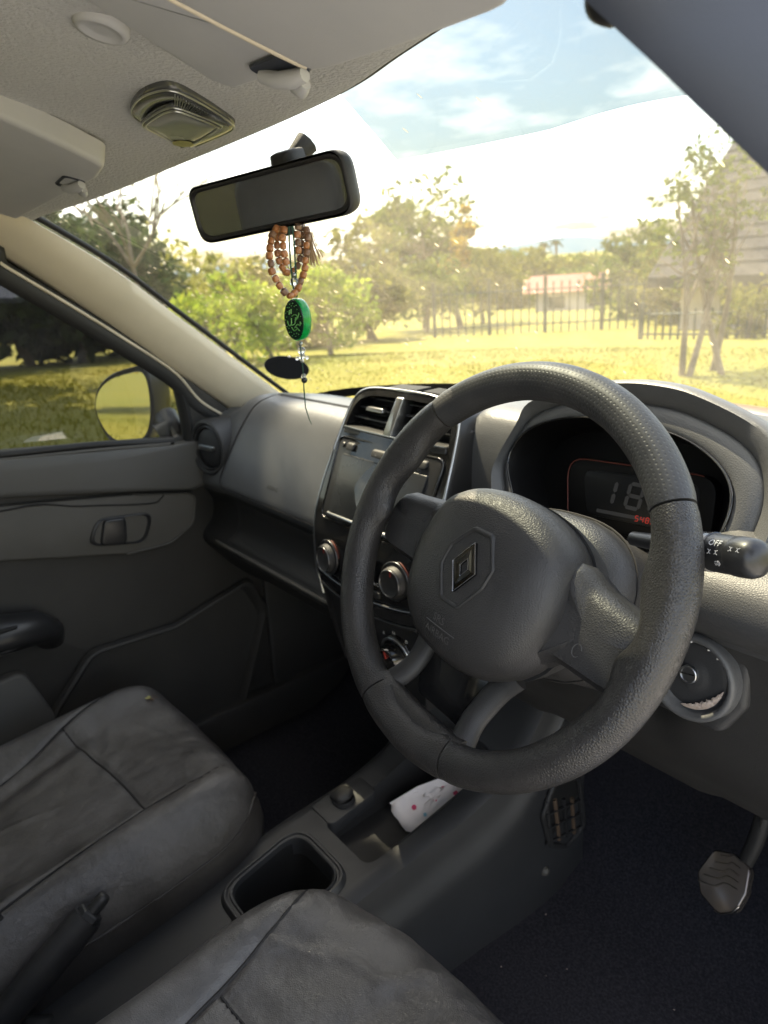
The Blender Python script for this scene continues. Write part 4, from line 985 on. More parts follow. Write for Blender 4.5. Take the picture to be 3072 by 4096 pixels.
for ol_, zb in ((rpoly([(-.045, -.145), (.056, -.145), (.062, -.012), (-.060, -.012)], .032, 6), -.70), (rpoly([(-.048, .030), (.066, .030), (.070, .25), (.066, .30), (-.055, .30), (-.052, .10)], .018, 5), -.63)):
    cu = prism('cutter', ol_, zb, -.3, fc, None or 'console_dark', None); cut(cbody, cu)
# bin liner, raised rim with two beads
bn = rpoly([(-.045, -.145), (.056, -.145), (.062, -.012), (-.060, -.012)], .032, 8)
bc = np.array((.002, -.075))
b = bmesh.new(); rg = []
for s_, h in ((1.24, -.004), (1.22, .004), (1.16, .009), (1.12, .009), (1.10, .006), (1.06, .006), (1.04, .009), (1.0, .008), (.965, .0), (.95, -.02), (.90, -.11)):
    rg.append([b.verts.new((*(bc+s_*(p-bc)), zc(bc[1]+s_*(p-bc)[1])+h)) for p in bn])
for A_, B_ in zip(rg, rg[1:]):
    for i in range(len(bn)): b.faces.new((A_[i-1], A_[i], B_[i], B_[i-1]))
b.faces.new(rg[-1])
bo = from_bm('bin_rim', b, 'console_plastic', con, 40)
bo.data.materials.append(MATS['deep_black'])
for p in bo.data.polygons:
    if min(bo.data.vertices[i].co.z for i in p.vertices) < -.605: p.material_index = 1
# tray liner
tr = rpoly([(-.047, .031), (.065, .031), (.069, .25), (.065, .299), (-.054, .299), (-.051, .10)], .018, 5); tcn = np.array((.005, .16))
b = bmesh.new(); rg = []
for s_, h in ((1.0, -.004), (.985, -.012), (.96, -.03), (.90, -.046), (.5, -.048), (.1, -.048)):
    rg.append([b.verts.new((*(tcn+s_*(p-tcn)), (zc(p[1]) if s_ > .97 else -.572)+h)) for p in tr])
for A_, B_ in zip(rg, rg[1:]):
    for i in range(len(tr)): b.faces.new((A_[i-1], A_[i], B_[i], B_[i-1]))
b.faces.new(rg[-1]); from_bm('tray_liner', b, 'console_dark', con, 50)
# power socket panel with its cap, beside the tray
sk = prism('socket_panel', rpoly([(-.098, .035), (-.036, .035), (-.040, .135), (-.092, .135)], .012), -.02, .003, lambda a, b_, h: np.array((a, b_, zc(b_)+h)), 'console_plastic', con, .003)
lathe('socket', [(.019, -.01), (.019, .006), (.016, .008), (.014, .004)], (-.064, .082, zc(.08)+.002), (0, 0, 1), 'console_dark', sk, 28)
sc_ = dome('socket_cap', [tuple(p) for p in rpoly([(-.019, -.015), (.015, -.017), (.021, .0), (.015, .017), (-.019, .015)], .010, 5)], [(.95, .009), (1, .012), (1, .016), (.9, .019), (.5, .0205)], FRM((-.064, .082, zc(.08)+.002), (.9, .1, .25), (-.1, 1, .1), (-.25, -.1, .96)), 'soft_black', sk, base=True)
# footwell heater grille on the driver side of the console
gr = [np.array(p) for p in rpoly([(.335, -.625), (.365, -.572), (.43, -.60), (.452, -.72), (.40, -.735), (.355, -.700)], .02, 5)]; fgr = FRM((.142, 0, 0), (0, 1, 0), (0, 0, 1), (1, 0, 0))
gg = prism('footwell_grille', gr, -.02, .001, fgr, 'deep_black', con)
tube('grille_frame', [fgr(p[0], p[1], .003) for p in gr], .005, 'console_dark', gg, 8, closed=True)
for k in range(5): tube('grille_bar', [fgr(.350+k*.023-.006, -.60-.012*k, .003), fgr(.360+k*.021, -.70-.006*k, .003)], .0038, 'duct_brown' if k % 2 else 'console_dark', gg, 6)
for k in range(3): tube('grille_bar', [fgr(.342, -.628-.03*k, .005), fgr(.445, -.655-.03*k, .005)], .0022, 'console_dark', gg, 6)
dome('trim_screw', circle((.345, -.752), .009, 14), [(1, -.004), (1, .003), (.6, .008), (.2, .009)], fgr, 'door_mid', con)

# tissue lying in the tray
ti = thing('tissue', 'crumpled white tissue with pink and blue dots in the console tray', 'tissue', (.02, .19, -.615))
tp = [(-.014, .143, -.588), (.004, .196, -.578), (.022, .262, -.572), (.046, .27, -.578), (.060, .20, -.595), (.048, .150, -.612), (.015, .140, -.612)]
tc_ = np.array((.024, .20, -.588)); b = bmesh.new(); ring = cat_spline(tp, 4, True); rg = []
for s_, dz in ((1, 0), (.8, .004), (.55, .001), (.3, .006), (.08, .003)): rg.append([b.verts.new(tc_+s_*(p-tc_)+np.array((0, 0, dz+.003*math.sin(i*1.7+s_*9)))) for i, p in enumerate(ring)])
for A_, B_ in zip(rg, rg[1:]):
    for i in range(len(ring)): b.faces.new((A_[i-1], A_[i], B_[i], B_[i-1]))
b.faces.new(rg[-1]); tis = from_bm('sheet', b, 'paper', ti, 50); tis.modifiers.new('t', 'SOLIDIFY').thickness = .0012
fo = [np.array(p) for p in ((-.016, .140, -.585), (.0, .19, -.570), (.030, .266, -.562), (.036, .258, -.574), (.008, .19, -.582), (-.008, .145, -.592))]
b = bmesh.new(); vv_ = [b.verts.new(p) for p in fo]; b.faces.new(vv_); fo_ = from_bm('folded_edge', b, 'paper', ti, 0); fo_.modifiers.new('t', 'SOLIDIFY').thickness = .002
def tz(x, y):
    best = None
    for f_ in tis.data.polygons:
        c0 = f_.center; d = (c0.x-x)**2+(c0.y-y)**2
        if best is None or d < best[0]: best = (d, c0.z, f_.normal.copy())
    return best
for i, (x, y) in enumerate(((.014, .168), (.030, .200), (.044, .234), (.036, .172), (.050, .205), (.024, .225), (.020, .150))):
    d_, z_, n_ = tz(x, y); n_ = n_ if n_.z > 0 else -n_; u_ = n_.cross(Vector((0, 1, 0))).normalized(); w_ = n_.cross(u_)
    prism('printed_dot', circle((0, 0), .0042 if i < 3 else .003, 12), .0006, .0016, FRM((x, y, z_), tuple(u_), tuple(w_), tuple(n_)), 'dot_pink' if i % 3 != 0 or i < 3 else 'dot_blue', ti)

# ================================================================ handbrake
hb = thing('handbrake_lever', 'black handbrake lever with release button between the seats', 'lever', (-.05, -.45, -.64))
h0, h1 = np.array((-.05, -.56, -.655)), np.array((-0.05,-0.3253,-0.5025)); ha = (h1-h0)/np.linalg.norm(h1-h0)
up_ = (0, .3, 1)
tube('lever_grip', [tuple(h0+(h1-h0)*t) for t in (0, .15, .4, .7, .9, 1)], [.014, .0165, .0185, .0195, .0195, .0185], 'soft_black', hb, 16, flat=1.15, up=up_)
tube('grip_collar', [tuple(h1-ha*.002), tuple(h1+ha*.006), tuple(h1+ha*.008)], [.0165, .0165, .0145], 'console_plastic', hb, 6, flat=1.05, up=up_, smooth=20)
lathe('release_button', [(.0088, .0), (.0088, .024), (.0080, .029), (.006, .031), (.002, .0315)], h1, ha, 'rubber', hb, 18)
bt = [np.array(p) for p in cat_spline([(-.10, -.62), (.0, -.62), (.01, -.5), (-.01, -.40), (-.05, -.38), (-.09, -.40), (-.11, -.5)], 5, True)]
b = bmesh.new(); rg = []
for s_, z_ in ((1, -.645), (.98, -.63), (.8, -.62), (.62, -.60), (.5, -.575), (.4, -.56)): rg.append([b.verts.new((*(np.array((-.05, -.50))+s_*(p-np.array((-.05, -.50)))), z_+.004*math.sin(i*1.3))) for i, p in enumerate(bt)])
for A_, B_ in zip(rg, rg[1:]):
    for i in range(len(bt)): b.faces.new((A_[i-1], A_[i], B_[i], B_[i-1]))
from_bm('gaiter', b, 'rubber', hb, 60)
tube('grip_stitching', [tuple(h0+(h1-h0)*t+np.array((.0165, .004, -.008))) for t in np.linspace(.25, .8, 8)], .0012, 'duct_brown', hb, 5)

# ================================================================ pedal
pdl = thing('brake_pedal', 'worn metal brake pedal with ribbed rubber pad above the carpet', 'pedal', (.42, .42, -.62))
fp = FRM((.418, .40, -.595), (.98, -.05, .0), (-.02, .62, .78), (-.1, -.78, .62))
po = rpoly([(-.036, -.012), (-.026, .028), (.0, .038), (.028, .034), (.034, .0), (.030, -.028), (.010, -.046), (-.022, -.036)], .012, 4)
pad = prism('pedal_pad', po, -.008, .006, fp, 'pedal_rubber' if 'pedal_rubber' in MATS else mat('pedal_rubber', (.16, .14, .13), .2, .7, col2=(.16, .145, .135), nscale=40), pdl, .003, 3)
for k in range(5):
    tube('pad_rib', [fp(*p, .0065) for p in cat_spline([(-.030+.004*k, -.022+.012*k), (-.008+.002*k, -.016+.012*k), (.004, -.004+.010*k), (.022-.002*k, -.002+.009*k)], 4)], .0010, 'pedal_rubber', pad, 6)
tube('pad_edge', [fp(*p, .006) for p in [(.031, -.02), (.026, -.033), (.014, -.043), (.004, -.044)]], .002, 'chrome', pad, 6)
tube('pedal_arm', [fp(.012, .02, -.01), (.440, .43, -.53), (.443, .45, -.46), (.443, .47, -.38), (.44, .5, -.28)], [.006, .007, .007, .007, .007], 'rubber', pdl, 8, flat=1.6)
prism('arm_clip', rpoly([(-.004, -.02), (.004, -.02), (.004, .02), (-.004, .02)], .002), 0, .003, FRM((.4435, .432, -.485), (0, 1, .2), (0, -.2, 1), (-.3, -.9, 0)), 'metal_bare', pdl, .001)
# crumbs on the carpet
cb = bmesh.new()
for i in range(16):
    x, y = NP.uniform(.16, .62), NP.uniform(-.02, .40); s_ = NP.uniform(.0005, .0012)
    bmesh.ops.create_icosphere(cb, subdivisions=1, radius=s_, matrix=Matrix.Translation((x, y, -.822+s_)) @ Matrix.Diagonal((1.4, 1, .8, 1)))
cro = from_bm('carpet_crumbs', cb, 'wear_white', None, 60); tag(cro, 'tiny pale crumbs scattered on the dark driver carpet', 'crumbs', kind='stuff')

# ================================================================ passenger door
door = part_empty('passenger_door', body, (-.68, -.2, -.8))
def door_x(z): return -.665 if z > -.2 else -.665-.0*(z+.2)
# outline of the door trim in (y, z)
panel = [(-.62, -.86), (.30, -.86), (.31, -.40), (.285, -.20), (.283, -.06), (.135, -.056), (-.195, -.016), (-.62, .02)]
dp = prism('door_trim', rpoly(panel, .02), -.02, 0, FRM((-.672, 0, 0), (0, 1, 0), (0, 0, 1), (1, 0, 0)), 'door_dark', door, .006)
fd = FRM((-.66, 0, 0), (0, 1, 0), (0, 0, 1), (1, 0, 0))
# padded top roll
tr_ = [(-.62, -.105), (-0.2124,-0.095), (-.03, -.132), (0.1518,-0.1715), (.19, -.165), (.25, -.12), (.268, -.066), (0.1246,-0.0662), (-.195, -.027), (-.62, .012)]
b = bmesh.new(); ot = [np.array(p) for p in rpoly(tr_, .012, 3)]; oc_ = np.array((-.18, -.075)); rg = []
for s_, h in ((1, -.02), (1, .0), (.992, .010), (.975, .016), (.9, .019), (.5, .020)):
    rg.append([b.verts.new(fd(oc_[0]+(p-oc_)[0]*(.5+.5*s_ if s_ > .6 else s_), oc_[1]+(p-oc_)[1]*(1-(1-s_)*1.0), h)) for p in ot])
for A_, B_ in zip(rg, rg[1:]):
    for i in range(len(ot)): b.faces.new((A_[i-1], A_[i], B_[i], B_[i-1]))
b.faces.new(rg[-1]); from_bm('top_roll', b, 'door_top', door, 60)
tube('sill_seal', [fd(*p, .004) for p in cat_spline([(-.62, .022), (-.4, .003), (-0.1955,-0.02), (-.03, -.036), (0.1255,-0.0611)], 5)], .007, 'seal_black', door, 8)
tube('sill_trim', [fd(*p, .011) for p in cat_spline([(-.62, .012), (-.4, -.006), (-.195, -.028), (-.03, -.045), (.115, -.063)], 5)], .0035, 'door_mid', door, 6)
# lighter insert with a rounded front end
mi = [np.array(p) for p in rpoly([(-.62, -.128), (-.22, -.112), (.02, -.150), (.155, -.182), (0.1395,-0.2456), (0.0827,-0.2754), (-0.0145,-0.271), (-0.2394,-0.2153), (-.62, -.20)], [.01, .01, .01, .02, .03, .05, .05, .02, .01], 6)]
prism('door_insert', mi, -.012, .006, fd, 'door_mid', door, .005, 3)
tube('insert_joint', [fd(*p, .0065) for p in cat_spline([(-.62, -.15), (-0.2182,-0.121), (-.08, -.148), (0.0506,-0.1773), (0.0785,-0.1725), (.085, -.166)], 5)], .0018, 'seam_dark', door, 6)
tube('insert_edge', [fd(*p, .005) for p in mi[20:44]], .0022, 'door_mid', door, 6)
# inside handle in its cup
ho_ = [np.array(p) for p in rpoly([(-0.0558,-0.1824), (0.0551,-0.1967), (0.0282,-0.2561), (-0.0826,-0.2307)], [.03, .02, .028, .018], 6)]; hc_ = np.array((-.012, -.217))
b = bmesh.new(); rg = []
for s_, h in ((1.06, .004), (1.03, .010), (.98, .011), (.92, .008), (.86, -.004), (.80, -.010), (.2, -.011)): rg.append([b.verts.new(fd(*(hc_+s_*(p-hc_)), h)) for p in ho_])
for A_, B_ in zip(rg, rg[1:]):
    for i in range(len(ho_)): b.faces.new((A_[i-1], A_[i], B_[i], B_[i-1]))
b.faces.new(rg[-1]); hcup = from_bm('handle_cup', b, 'satin_black', door, 45)
prism('release_handle', rpoly([(-.062, -.238), (-.008, -.248), (.0, -.192), (-.045, -.186)], .012, 5), -.010, .012, fd, 'satin_black', door, .005, 3)
# pull grip / arm rest
ag = tube('pull_grip', [fd(*p, h) for p, h in (((-.62, -.335), .045), ((-.40, -.335), .048), ((-.27, -.338), .045), ((-.215, -.350), .035), ((-.195, -.372), .015), ((-.19, -.40), -.01))], [.045, .045, .044, .040, .034, .03], 'satin_black', door, 18, flat=.8)
tube('grip_slot', [fd(-.60, -.312, .085), fd(-.33, -.312, .086), fd(-.25, -.318, .078)], [.010, .010, .004], 'deep_black', door, 8, flat=.6)
tube('grip_joint', [fd(-.62, -.352, .088), fd(-.28, -.356, .084), fd(-.225, -.366, .064), fd(-.198, -.38, .038)], .002, 'seam_dark', door, 6)
# map pocket
pk = [np.array(p) for p in rpoly([(-.215, -.56), (-0.1184,-0.46), (0.0606,-0.4692), (0.2454,-0.4229), (0.2821,-0.512), (0.2212,-0.6592), (.16, -.80), (-.23, -.80)], [.05, .05, .05, .03, .04, .04, .03, .03], 6)]; pc_ = np.array((.02, -.62))
b = bmesh.new(); rg = []
for s_, h in ((1.05, -.002), (1.03, .008), (1.0, .010), (.97, .004), (.95, -.008), (.3, -.009)): rg.append([b.verts.new(fd(*(pc_+s_*(p-pc_)), h)) for p in pk])
for A_, B_ in zip(rg, rg[1:]):
    for i in range(len(pk)): b.faces.new((A_[i-1], A_[i], B_[i], B_[i-1]))
b.faces.new(rg[-1]); from_bm('map_pocket', b, 'door_dark', door, 45)
prism('lower_trim', rpoly([(-.62, -.50), (-.34, -.45), (-.25, -.44), (-.215, -.56), (-.235, -.66), (-.62, -.64)], .03, 5), -.01, .012, fd, 'door_top', door, .008, 3)
# window frame, glass and sail panel
wf = [(-0.545,-0.1938,0.3258), (-0.555,-0.1479,0.2873), (-0.59,-0.0377,0.2085), (-0.615,0.0479,0.1444), (-0.645,0.1418,0.0699), (-0.66,0.1922,0.0036), (-0.667,0.255,-0.0465)]
wf = [(-.54, -.62, .36)]+[wf[0]]+wf[1:]
wfs = cat_spline(wf, 5)
tube('window_frame', wfs, .013, 'seal_black', door, 8, flat=1.6)
tube('frame_trim', [tuple(np.array(p)+np.array((.013, .002, .010))) for p in wfs], .0028, 'pillar_beige', door, 6)
tube('window_channel', [(-0.65,0.1494,0.0709), (-0.662,0.1614,-0.0018), (-0.665,0.1657,-0.0673)], [.010, .012, .012], 'seal_black', door, 8, flat=1.5)
sp_ = [(-0.652,0.1612,0.0716), (-0.668,0.2762,-0.031), (-0.668,0.2695,-0.0549), (-0.668,0.171,-0.0606)]
b = bmesh.new(); v_ = [b.verts.new(p) for p in sp_]; b.faces.new(v_); sp2 = from_bm('sail_panel', b, 'door_dark', door, 0); sp2.modifiers.new('t', 'SOLIDIFY').thickness = .012
def gx(z): return -.672+.115*sm_(-.06, .42, z)*1.0
gv = []
for t in np.linspace(0, 1, 10):
    row = []
    for y in np.linspace(-.62, .16, 20):
        zt = float(np.interp(y, [p[1] for p in wfs], [p[2] for p in wfs])); z0_ = float(np.interp(y, [-.62, -.195, .13], [.0, -.03, -.07])); z = z0_+(max(zt, z0_+.002)+.004-z0_)*t
        row.append((gx(z)-.004, y, z))
    gv.append(row)
grid('door_glass', gv, 'tinted_glass', door, 180)
# outer skin of the door
prism('outer_panel', rpoly([(-.62, -.88), (.33, -.88), (.33, -.09), (.16, -.075), (-.62, -.0)], .02), 0, .006, FRM((-.745, 0, 0), (0, 1, 0), (0, 0, 1), (1, 0, 0)), 'body_paint', door)
# wing mirror outside the glass
mo = np.array((-0.8,0.0904,0.0034)); mn = np.array((.42, -.90, .078)); mn /= np.linalg.norm(mn); mu = np.cross((0, 0, 1), mn); mu /= np.linalg.norm(mu); mv = np.cross(mn, mu)
if mu[0] < 0: mu, mv = -mu, -mv
mv = mv if mv[2] > 0 else -mv
fm = FRM(mo, mu, mv, mn)
mo2 = cat_spline([(-.078, -.015), (-.066, .028), (-.03, .056), (.02, .070), (.055, .072), (.066, .04), (.062, -.02), (.042, -.062), (.0, -.078), (-.05, -.066)], 5, True)
wm = dome('wing_mirror', mo2, [(.2, -.10), (.6, -.095), (.9, -.07), (1.10, -.03), (1.17, -.005), (1.17, .003), (1.14, .005), (1.12, .003)], fm, 'satin_black', door, cap=True, base=True)
prism('mirror_face', [(p[0]*1.12, p[1]*1.0) for p in mo2], -.002, .0045, fm, 'mirror_glass', door, smooth=20)
tube('mirror_arm', [fm(.08, -.03, -.03), fm(.11, -.045, -.02), (-.715, mo[1]+.03, mo[2]-.06)], [.03, .026, .028], 'satin_black', door, 10)

# ================================================================ rear view mirror
YM, TM = R(18), R(-8)
nM = np.array((math.sin(YM)*math.cos(TM), -math.cos(YM)*math.cos(TM), math.sin(TM))); uM = np.array((math.cos(YM), math.sin(YM), 0)); vM = np.cross(nM, uM)
ro = R(3.6); uM, vM = math.cos(ro)*uM+math.sin(ro)*vM, -math.sin(ro)*uM+math.cos(ro)*vM
rvm = frame_empty('rear_view_mirror', 'black framed rear view mirror hanging from the windscreen', 'mirror', tuple(np.array((0, .025, .34))+.004*0), tuple(uM), tuple(vM), tuple(nM))
mro = [np.array(p)+np.array((-.003, -.0055)) for p in rpoly([(-.119, -.0325), (.119, -.0315), (.117, .0325), (-.118, .0325)], [.022, .020, .020, .016], 7)]
dome('mirror_housing', mro, [(.5, -.035), (.8, -.032), (.96, -.02), (1.0, -.008), (1.0, -.001), (.99, .0025), (.975, .003)], ID, 'soft_black', rvm, cap=False, base=True)
mc_ = sum(mro)/len(mro)
def inset(O, d): return [mc_+(p-mc_)*np.array((1-d/.119, 1-d/.032)) for p in O]
b = bmesh.new(); rg = []
for d, h in ((.003, .003), (.0045, .0036), (.006, .003), (.0072, .0006), (.008, .0004)): rg.append([b.verts.new((*p, h)) for p in inset(mro, d)])
for A_, B_ in zip(rg, rg[1:]):
    for i in range(len(mro)): b.faces.new((A_[i-1], A_[i], B_[i], B_[i-1]))
from_bm('mirror_bezel', b, 'satin_black', rvm, 50)
rmg = mat('rear_mirror_glass', (.40, .42, .44), .03, .82)
prism('mirror_pane', inset(mro, .0075), -.002, .0008, ID, 'rear_mirror_glass', rvm)
stp = (np.array((.0, .085, .395))-np.array((0, .025, .34))); stl = (float(stp@uM), float(stp@vM), float(stp@nM))
tube('mirror_stem', [(0, .0, -.025), (.0, .018, -.034), tuple(.5*np.array(stl)+np.array((0, .006, -.01))), stl], [.012, .011, .010, .014], 'soft_black', rvm, 10)
stc = dome('stem_cover', [tuple(p) for p in rpoly([(-.017, -.012), (.017, -.012), (.014, .014), (-.014, .014)], .004, 3)], [(1.1, -.006), (1.1, .008), (.9, .020), (.5, .024)], FRM((stl[0]-.004, stl[1]-.020, stl[2]+.03), (1, 0, 0), (0, 1, 0), (0, 0, 1)), 'soft_black', rvm, base=True)
prism('adjust_tab', rpoly([(-.012, -.046), (.014, -.046), (.012, -.034), (-.010, -.034)], .003), -.018, -.004, ID, 'soft_black', rvm, .002)

# ================================================================ sun visors
def visor_frame(o, sl, sx):
    v = np.array((0., 1, sl)); v /= np.linalg.norm(v); u = np.array((1., 0, sx)); u /= np.linalg.norm(u); return FRM(o, u, v, np.cross(v, u))
vp = thing('sun_visor', 'grey vinyl sun visor above the passenger seat at the left edge', 'sun visor', (-.3, -.15, .40))
fvp = visor_frame((-.15, -.09, .392), -.3, .1)
po_ = rpoly([(-.40, -.030), (-.143, -.004), (-.06, .004), (-.008, -.002), (.012, -.05), (.034, -.121), (.04, -.17), (-.40, -.19)], [.01, .03, .02, .022, .03, .03, .02, .02], 5)
prism('visor_board', po_, -.020, .006, fvp, 'visor_vinyl', vp, .007, 4)
def visor_clip(parent, cx, cy, fn):
    nt_ = dome('clip_recess', [tuple(np.array((cx, cy))+np.array(p)) for p in rpoly([(-.022, -.016), (.022, -.016), (.026, .010), (-.024, .012)], .008, 4)], [(1.05, .0055), (1.0, .0072), (.9, .0062), (.5, .0058)], fn, 'pillar_grey', parent)
    tube('pivot_clip', [fn(cx-.020, cy-.004, .008), fn(cx-.004, cy+.0, .012), fn(cx+.012, cy+.004, .012), fn(cx+.022, cy+.006, .010)], [.005, .006, .0065, .005], 'visor_vinyl', nt_, 12)
    tube('clip_hook', [fn(cx+.004, cy+.006, .009), fn(cx+.004, cy+.011, .014), fn(cx+.011, cy+.012, .017), fn(cx+.018, cy+.010, .014)], [.004, .005, .005, .004], 'visor_vinyl', nt_, 10)
visor_clip(vp, -.105, -.014, fvp)
vd = thing('sun_visor', 'grey vinyl sun visor above the steering wheel with a lit edge painted pale', 'sun visor', (.35, -.15, .42))
fvd = visor_frame((.2, -.08, .395), -.3, -.05)
prism('visor_board', rpoly([(-.022, -.019), (.03, -.018), (.11, -.024), (.11, -.2), (.02, -.2), (.012, -.14), (-.008, -.09), (-.026, -.04)], [.014, .02, .004, .01, .02, .03, .03, .02], 5), -.022, .004, fvd, 'visor_vinyl', vd, .006, 4)
fl2 = rpoly([(.098, -.022), (.118, -.019), (.185, -.018), (.29, -.022), (.29, -.2), (.100, -.2), (.097, -.09)], [.012, .02, .03, .03, .01, .01, .04], 5)
flp = prism('visor_flap', fl2, -.02, .013, fvd, 'visor_vinyl', vd, .006, 4)
tube('flap_edge_lit', [fvd(*p, .0105) for p in [(.0985, -.2), (.0965, -.14), (.0955, -.09), (.0957, -.05), (.0968, -.034), (.0985, -.028)]], .0024, 'pillar_beige', flp, 8)  # light caught on the flap edge, painted as a beige bead
visor_clip(vd, .062, -.026, fvd)

# ================================================================ roof lamp
lmp = thing('roof_lamp', 'clear oval roof lamp with a dry yellow leaf behind the lens', 'lamp', (-.042, -.045, .42))
def lamp_frame():
    v = np.array((0., 1, -.17)); v /= np.linalg.norm(v); u = np.array((1., 0, 0)); return FRM((-.042, -.045, .417), u, v, np.cross(v, u))
fL = lamp_frame()
lo = cat_spline([(-0.017,-0.0473), (0.0305,-0.0601), (0.0673,-0.0605), (0.0927,-0.0491), (0.0797,-0.0158), (0.0482,0.0309), (0.0303,0.0461), (-0.0006,0.051), (-0.0818,0.0524), (-0.1069,0.0501), (-0.0947,0.0297), (-0.0494,-0.0153)], 5, True); lc = sum(lo)/len(lo)
dome('lamp_housing', lo, [(1.02, -.012), (1.02, -.002), (1.0, .0015), (.93, .003), (.80, .0032), (.72, .002), (.66, .000), (.2, -.001)], fL, 'lamp_body', lmp, lc, 60)
li = cat_spline([(-0.0329,-0.028), (0.0052,-0.0338), (0.0391,-0.0343), (0.0536,-0.0275), (0.047,-0.0007), (0.0377,0.0227), (0.0268,0.0291), (-0.0327,0.0361), (-0.0784,0.0367), (-0.0806,0.0299), (-0.0545,-0.0018)], 5, True); lic = sum(li)/len(li)
dome('reflector', li, [(.95, .0035), (.9, .001), (.5, .000)], fL, 'pillar_grey', lmp, lic)
dome('lamp_lens', li, [(1.10, .002), (1.08, .0045), (1.0, .0058), (.92, .0064), (.5, .007), (.1, .0073)], fL, 'lamp_lens', lmp, lic)
for s_, h in ((1.06, .0052), (.97, .0064)): tube('lens_rim', [fL(*(lic+s_*(p-lic)), h) for p in li], .0011, 'satin_silver', lmp, 6, closed=True)
for k in range(22):
    t = k/21; p0 = (1-t)*np.array((0.0899,-0.0455))+t*np.array((0.0383,0.0359)); p1 = (1-t)*np.array((0.0643,-0.0346))+t*np.array((0.0435,0.0209))
    tube('lens_rib', [fL(*p0, .0035), fL(*p1, .0048)], .0006, 'satin_silver', lmp, 5)
tube('housing_edge', [fL(*(lc+1.0*(p-lc)), .0018) for p in lo], .0010, 'satin_silver', lmp, 6, closed=True)
lf = (-0.0543,0.0283); tip = [(lf[0]+a, lf[1]+b_) for a, b_ in ((-.020, -.006), (-.008, -.013), (.006, -.010), (.012, .0), (.004, .009), (-.010, .010), (-.020, .004))]
dome('trapped_leaf', tip, [(1, .0075), (.6, .0085), (.1, .008)], fL, 'leaf_dry', lmp)

# ================================================================ prayer beads on the mirror
bd = thing('bead_string', 'looped string of brown wooden beads hanging from the mirror', 'beads', (.03, .03, .29))
def bead_loop(P, parent, dark, r=.0040, gap=.0084):
    P = np.array(cat_spline(P, 24)); L_ = np.r_[0, np.cumsum(np.linalg.norm(np.diff(P, axis=0), axis=1))]
    tube('bead_cord', [tuple(p) for p in P[::4]], .0006, 'tassel', parent, 5)
    k = 0; s = gap/2
    while s < L_[-1]-gap/2:
        p = np.array([np.interp(s, L_, P[:, j]) for j in range(3)]); q = np.array([np.interp(s+.001, L_, P[:, j]) for j in range(3)]); ax = (q-p)/np.linalg.norm(q-p)
        rr = r*(1+.08*math.sin(k*2.3)); jt = np.array((math.sin(k*5.1), math.cos(k*3.7), 0))*.0006; hl = gap*.47
        lathe('bead', [(rr*.55, -hl), (rr*.92, -hl*.78), (rr, -hl*.2), (rr, hl*.3), (rr*.9, hl*.8), (rr*.5, hl)], p+jt, ax+jt*60, 'wood_bead_dark' if dark(k, p) else 'wood_bead', parent, 10, 50)
        s += gap; k += 1
bead_loop([(0.02,0.0215,0.3059), (0.025,0.0093,0.2917), (0.03,0.0017,0.2736), (0.034,0.003,0.2538), (0.036,0.0115,0.2373), (0.036,0.0184,0.2322), (0.034,0.0291,0.236), (0.03,0.0429,0.2528), (0.028,0.0512,0.2741), (0.026,0.0561,0.2954), (0.022,0.0559,0.3089)], bd, lambda k, p: (p[2] > .262 and k > 18) or k % 4 == 1)
bead_loop([(0.014,0.029,0.3062), (0.014,0.0232,0.2919), (0.014,0.0224,0.2761), (0.012,0.0276,0.2611), (0.012,0.0371,0.2565), (0.014,0.0476,0.2635), (0.016,0.0528,0.28), (0.016,0.0558,0.2961), (0.016,0.0565,0.3094)], bd, lambda k, p: k > 7)
bead_loop([(0.028,0.0253,0.3052), (0.03,0.0209,0.2884), (0.03,0.0213,0.2714), (0.03,0.0257,0.2598)], bd, lambda k, p: k > 4)
bead_loop([(0.03,0.0424,0.3086), (0.03,0.0408,0.2903), (0.03,0.0378,0.2719)], bd, lambda k, p: k % 2 == 0)
bm_ = bmesh.new()
for k in range(26):
    u = NP.uniform(-1, 1); v = NP.uniform(-1, 1); p0 = np.array((0.02,0.0627,0.2983)); p1 = np.array((0.02,0.0618,0.2616))
    o0, o1 = np.array((.004*u, .003*v, 0)), np.array((.012*u+.004, .007*v+.002, .01*abs(u)))
    tube('', [p0+o0, .5*(p0+p1)+.7*(o0+o1)*.6, p1+o1], .0007, None, None, 4, join=bm_)
from_bm('tassel', bm_, 'tassel', bd, 60)

# ================================================================ green pendant on its cord
pn = thing('pendant', 'oval green resin pendant with gilt lettering on a beaded cord', 'pendant', (.03, .03, .2))
top, bot = np.array((0.03,0.0347,0.3048)), np.array((0.03,0.033,0.0817))
cord = [(0.03,0.0331,0.3049), (0.03,0.0323,0.2906), (0.03,0.0309,0.2643), (0.03,0.0305,0.2401), (0.03,0.0305,0.2291)]
for dx in (-.002, .002): tube('cord', [(p[0]+dx*math.sin(i), p[1]+dx, p[2]) for i, p in enumerate(cord)], .0011, 'cord_green', pn, 6)
tube('cord', [(0.03,0.0298,0.1802), (0.03,0.0299,0.1469), (0.03,0.0284,0.1235), (0.03,0.028,0.1025), (0.03,0.0318,0.0866), (0.03,0.034,0.0812)], [.0009, .0008, .0008, .0008, .0006, .0004], 'cord_green', pn, 6)
pc = np.array((0.03,0.0294,0.2048)); pnn = np.array((.30, -.93, .05)); pnn /= np.linalg.norm(pnn)
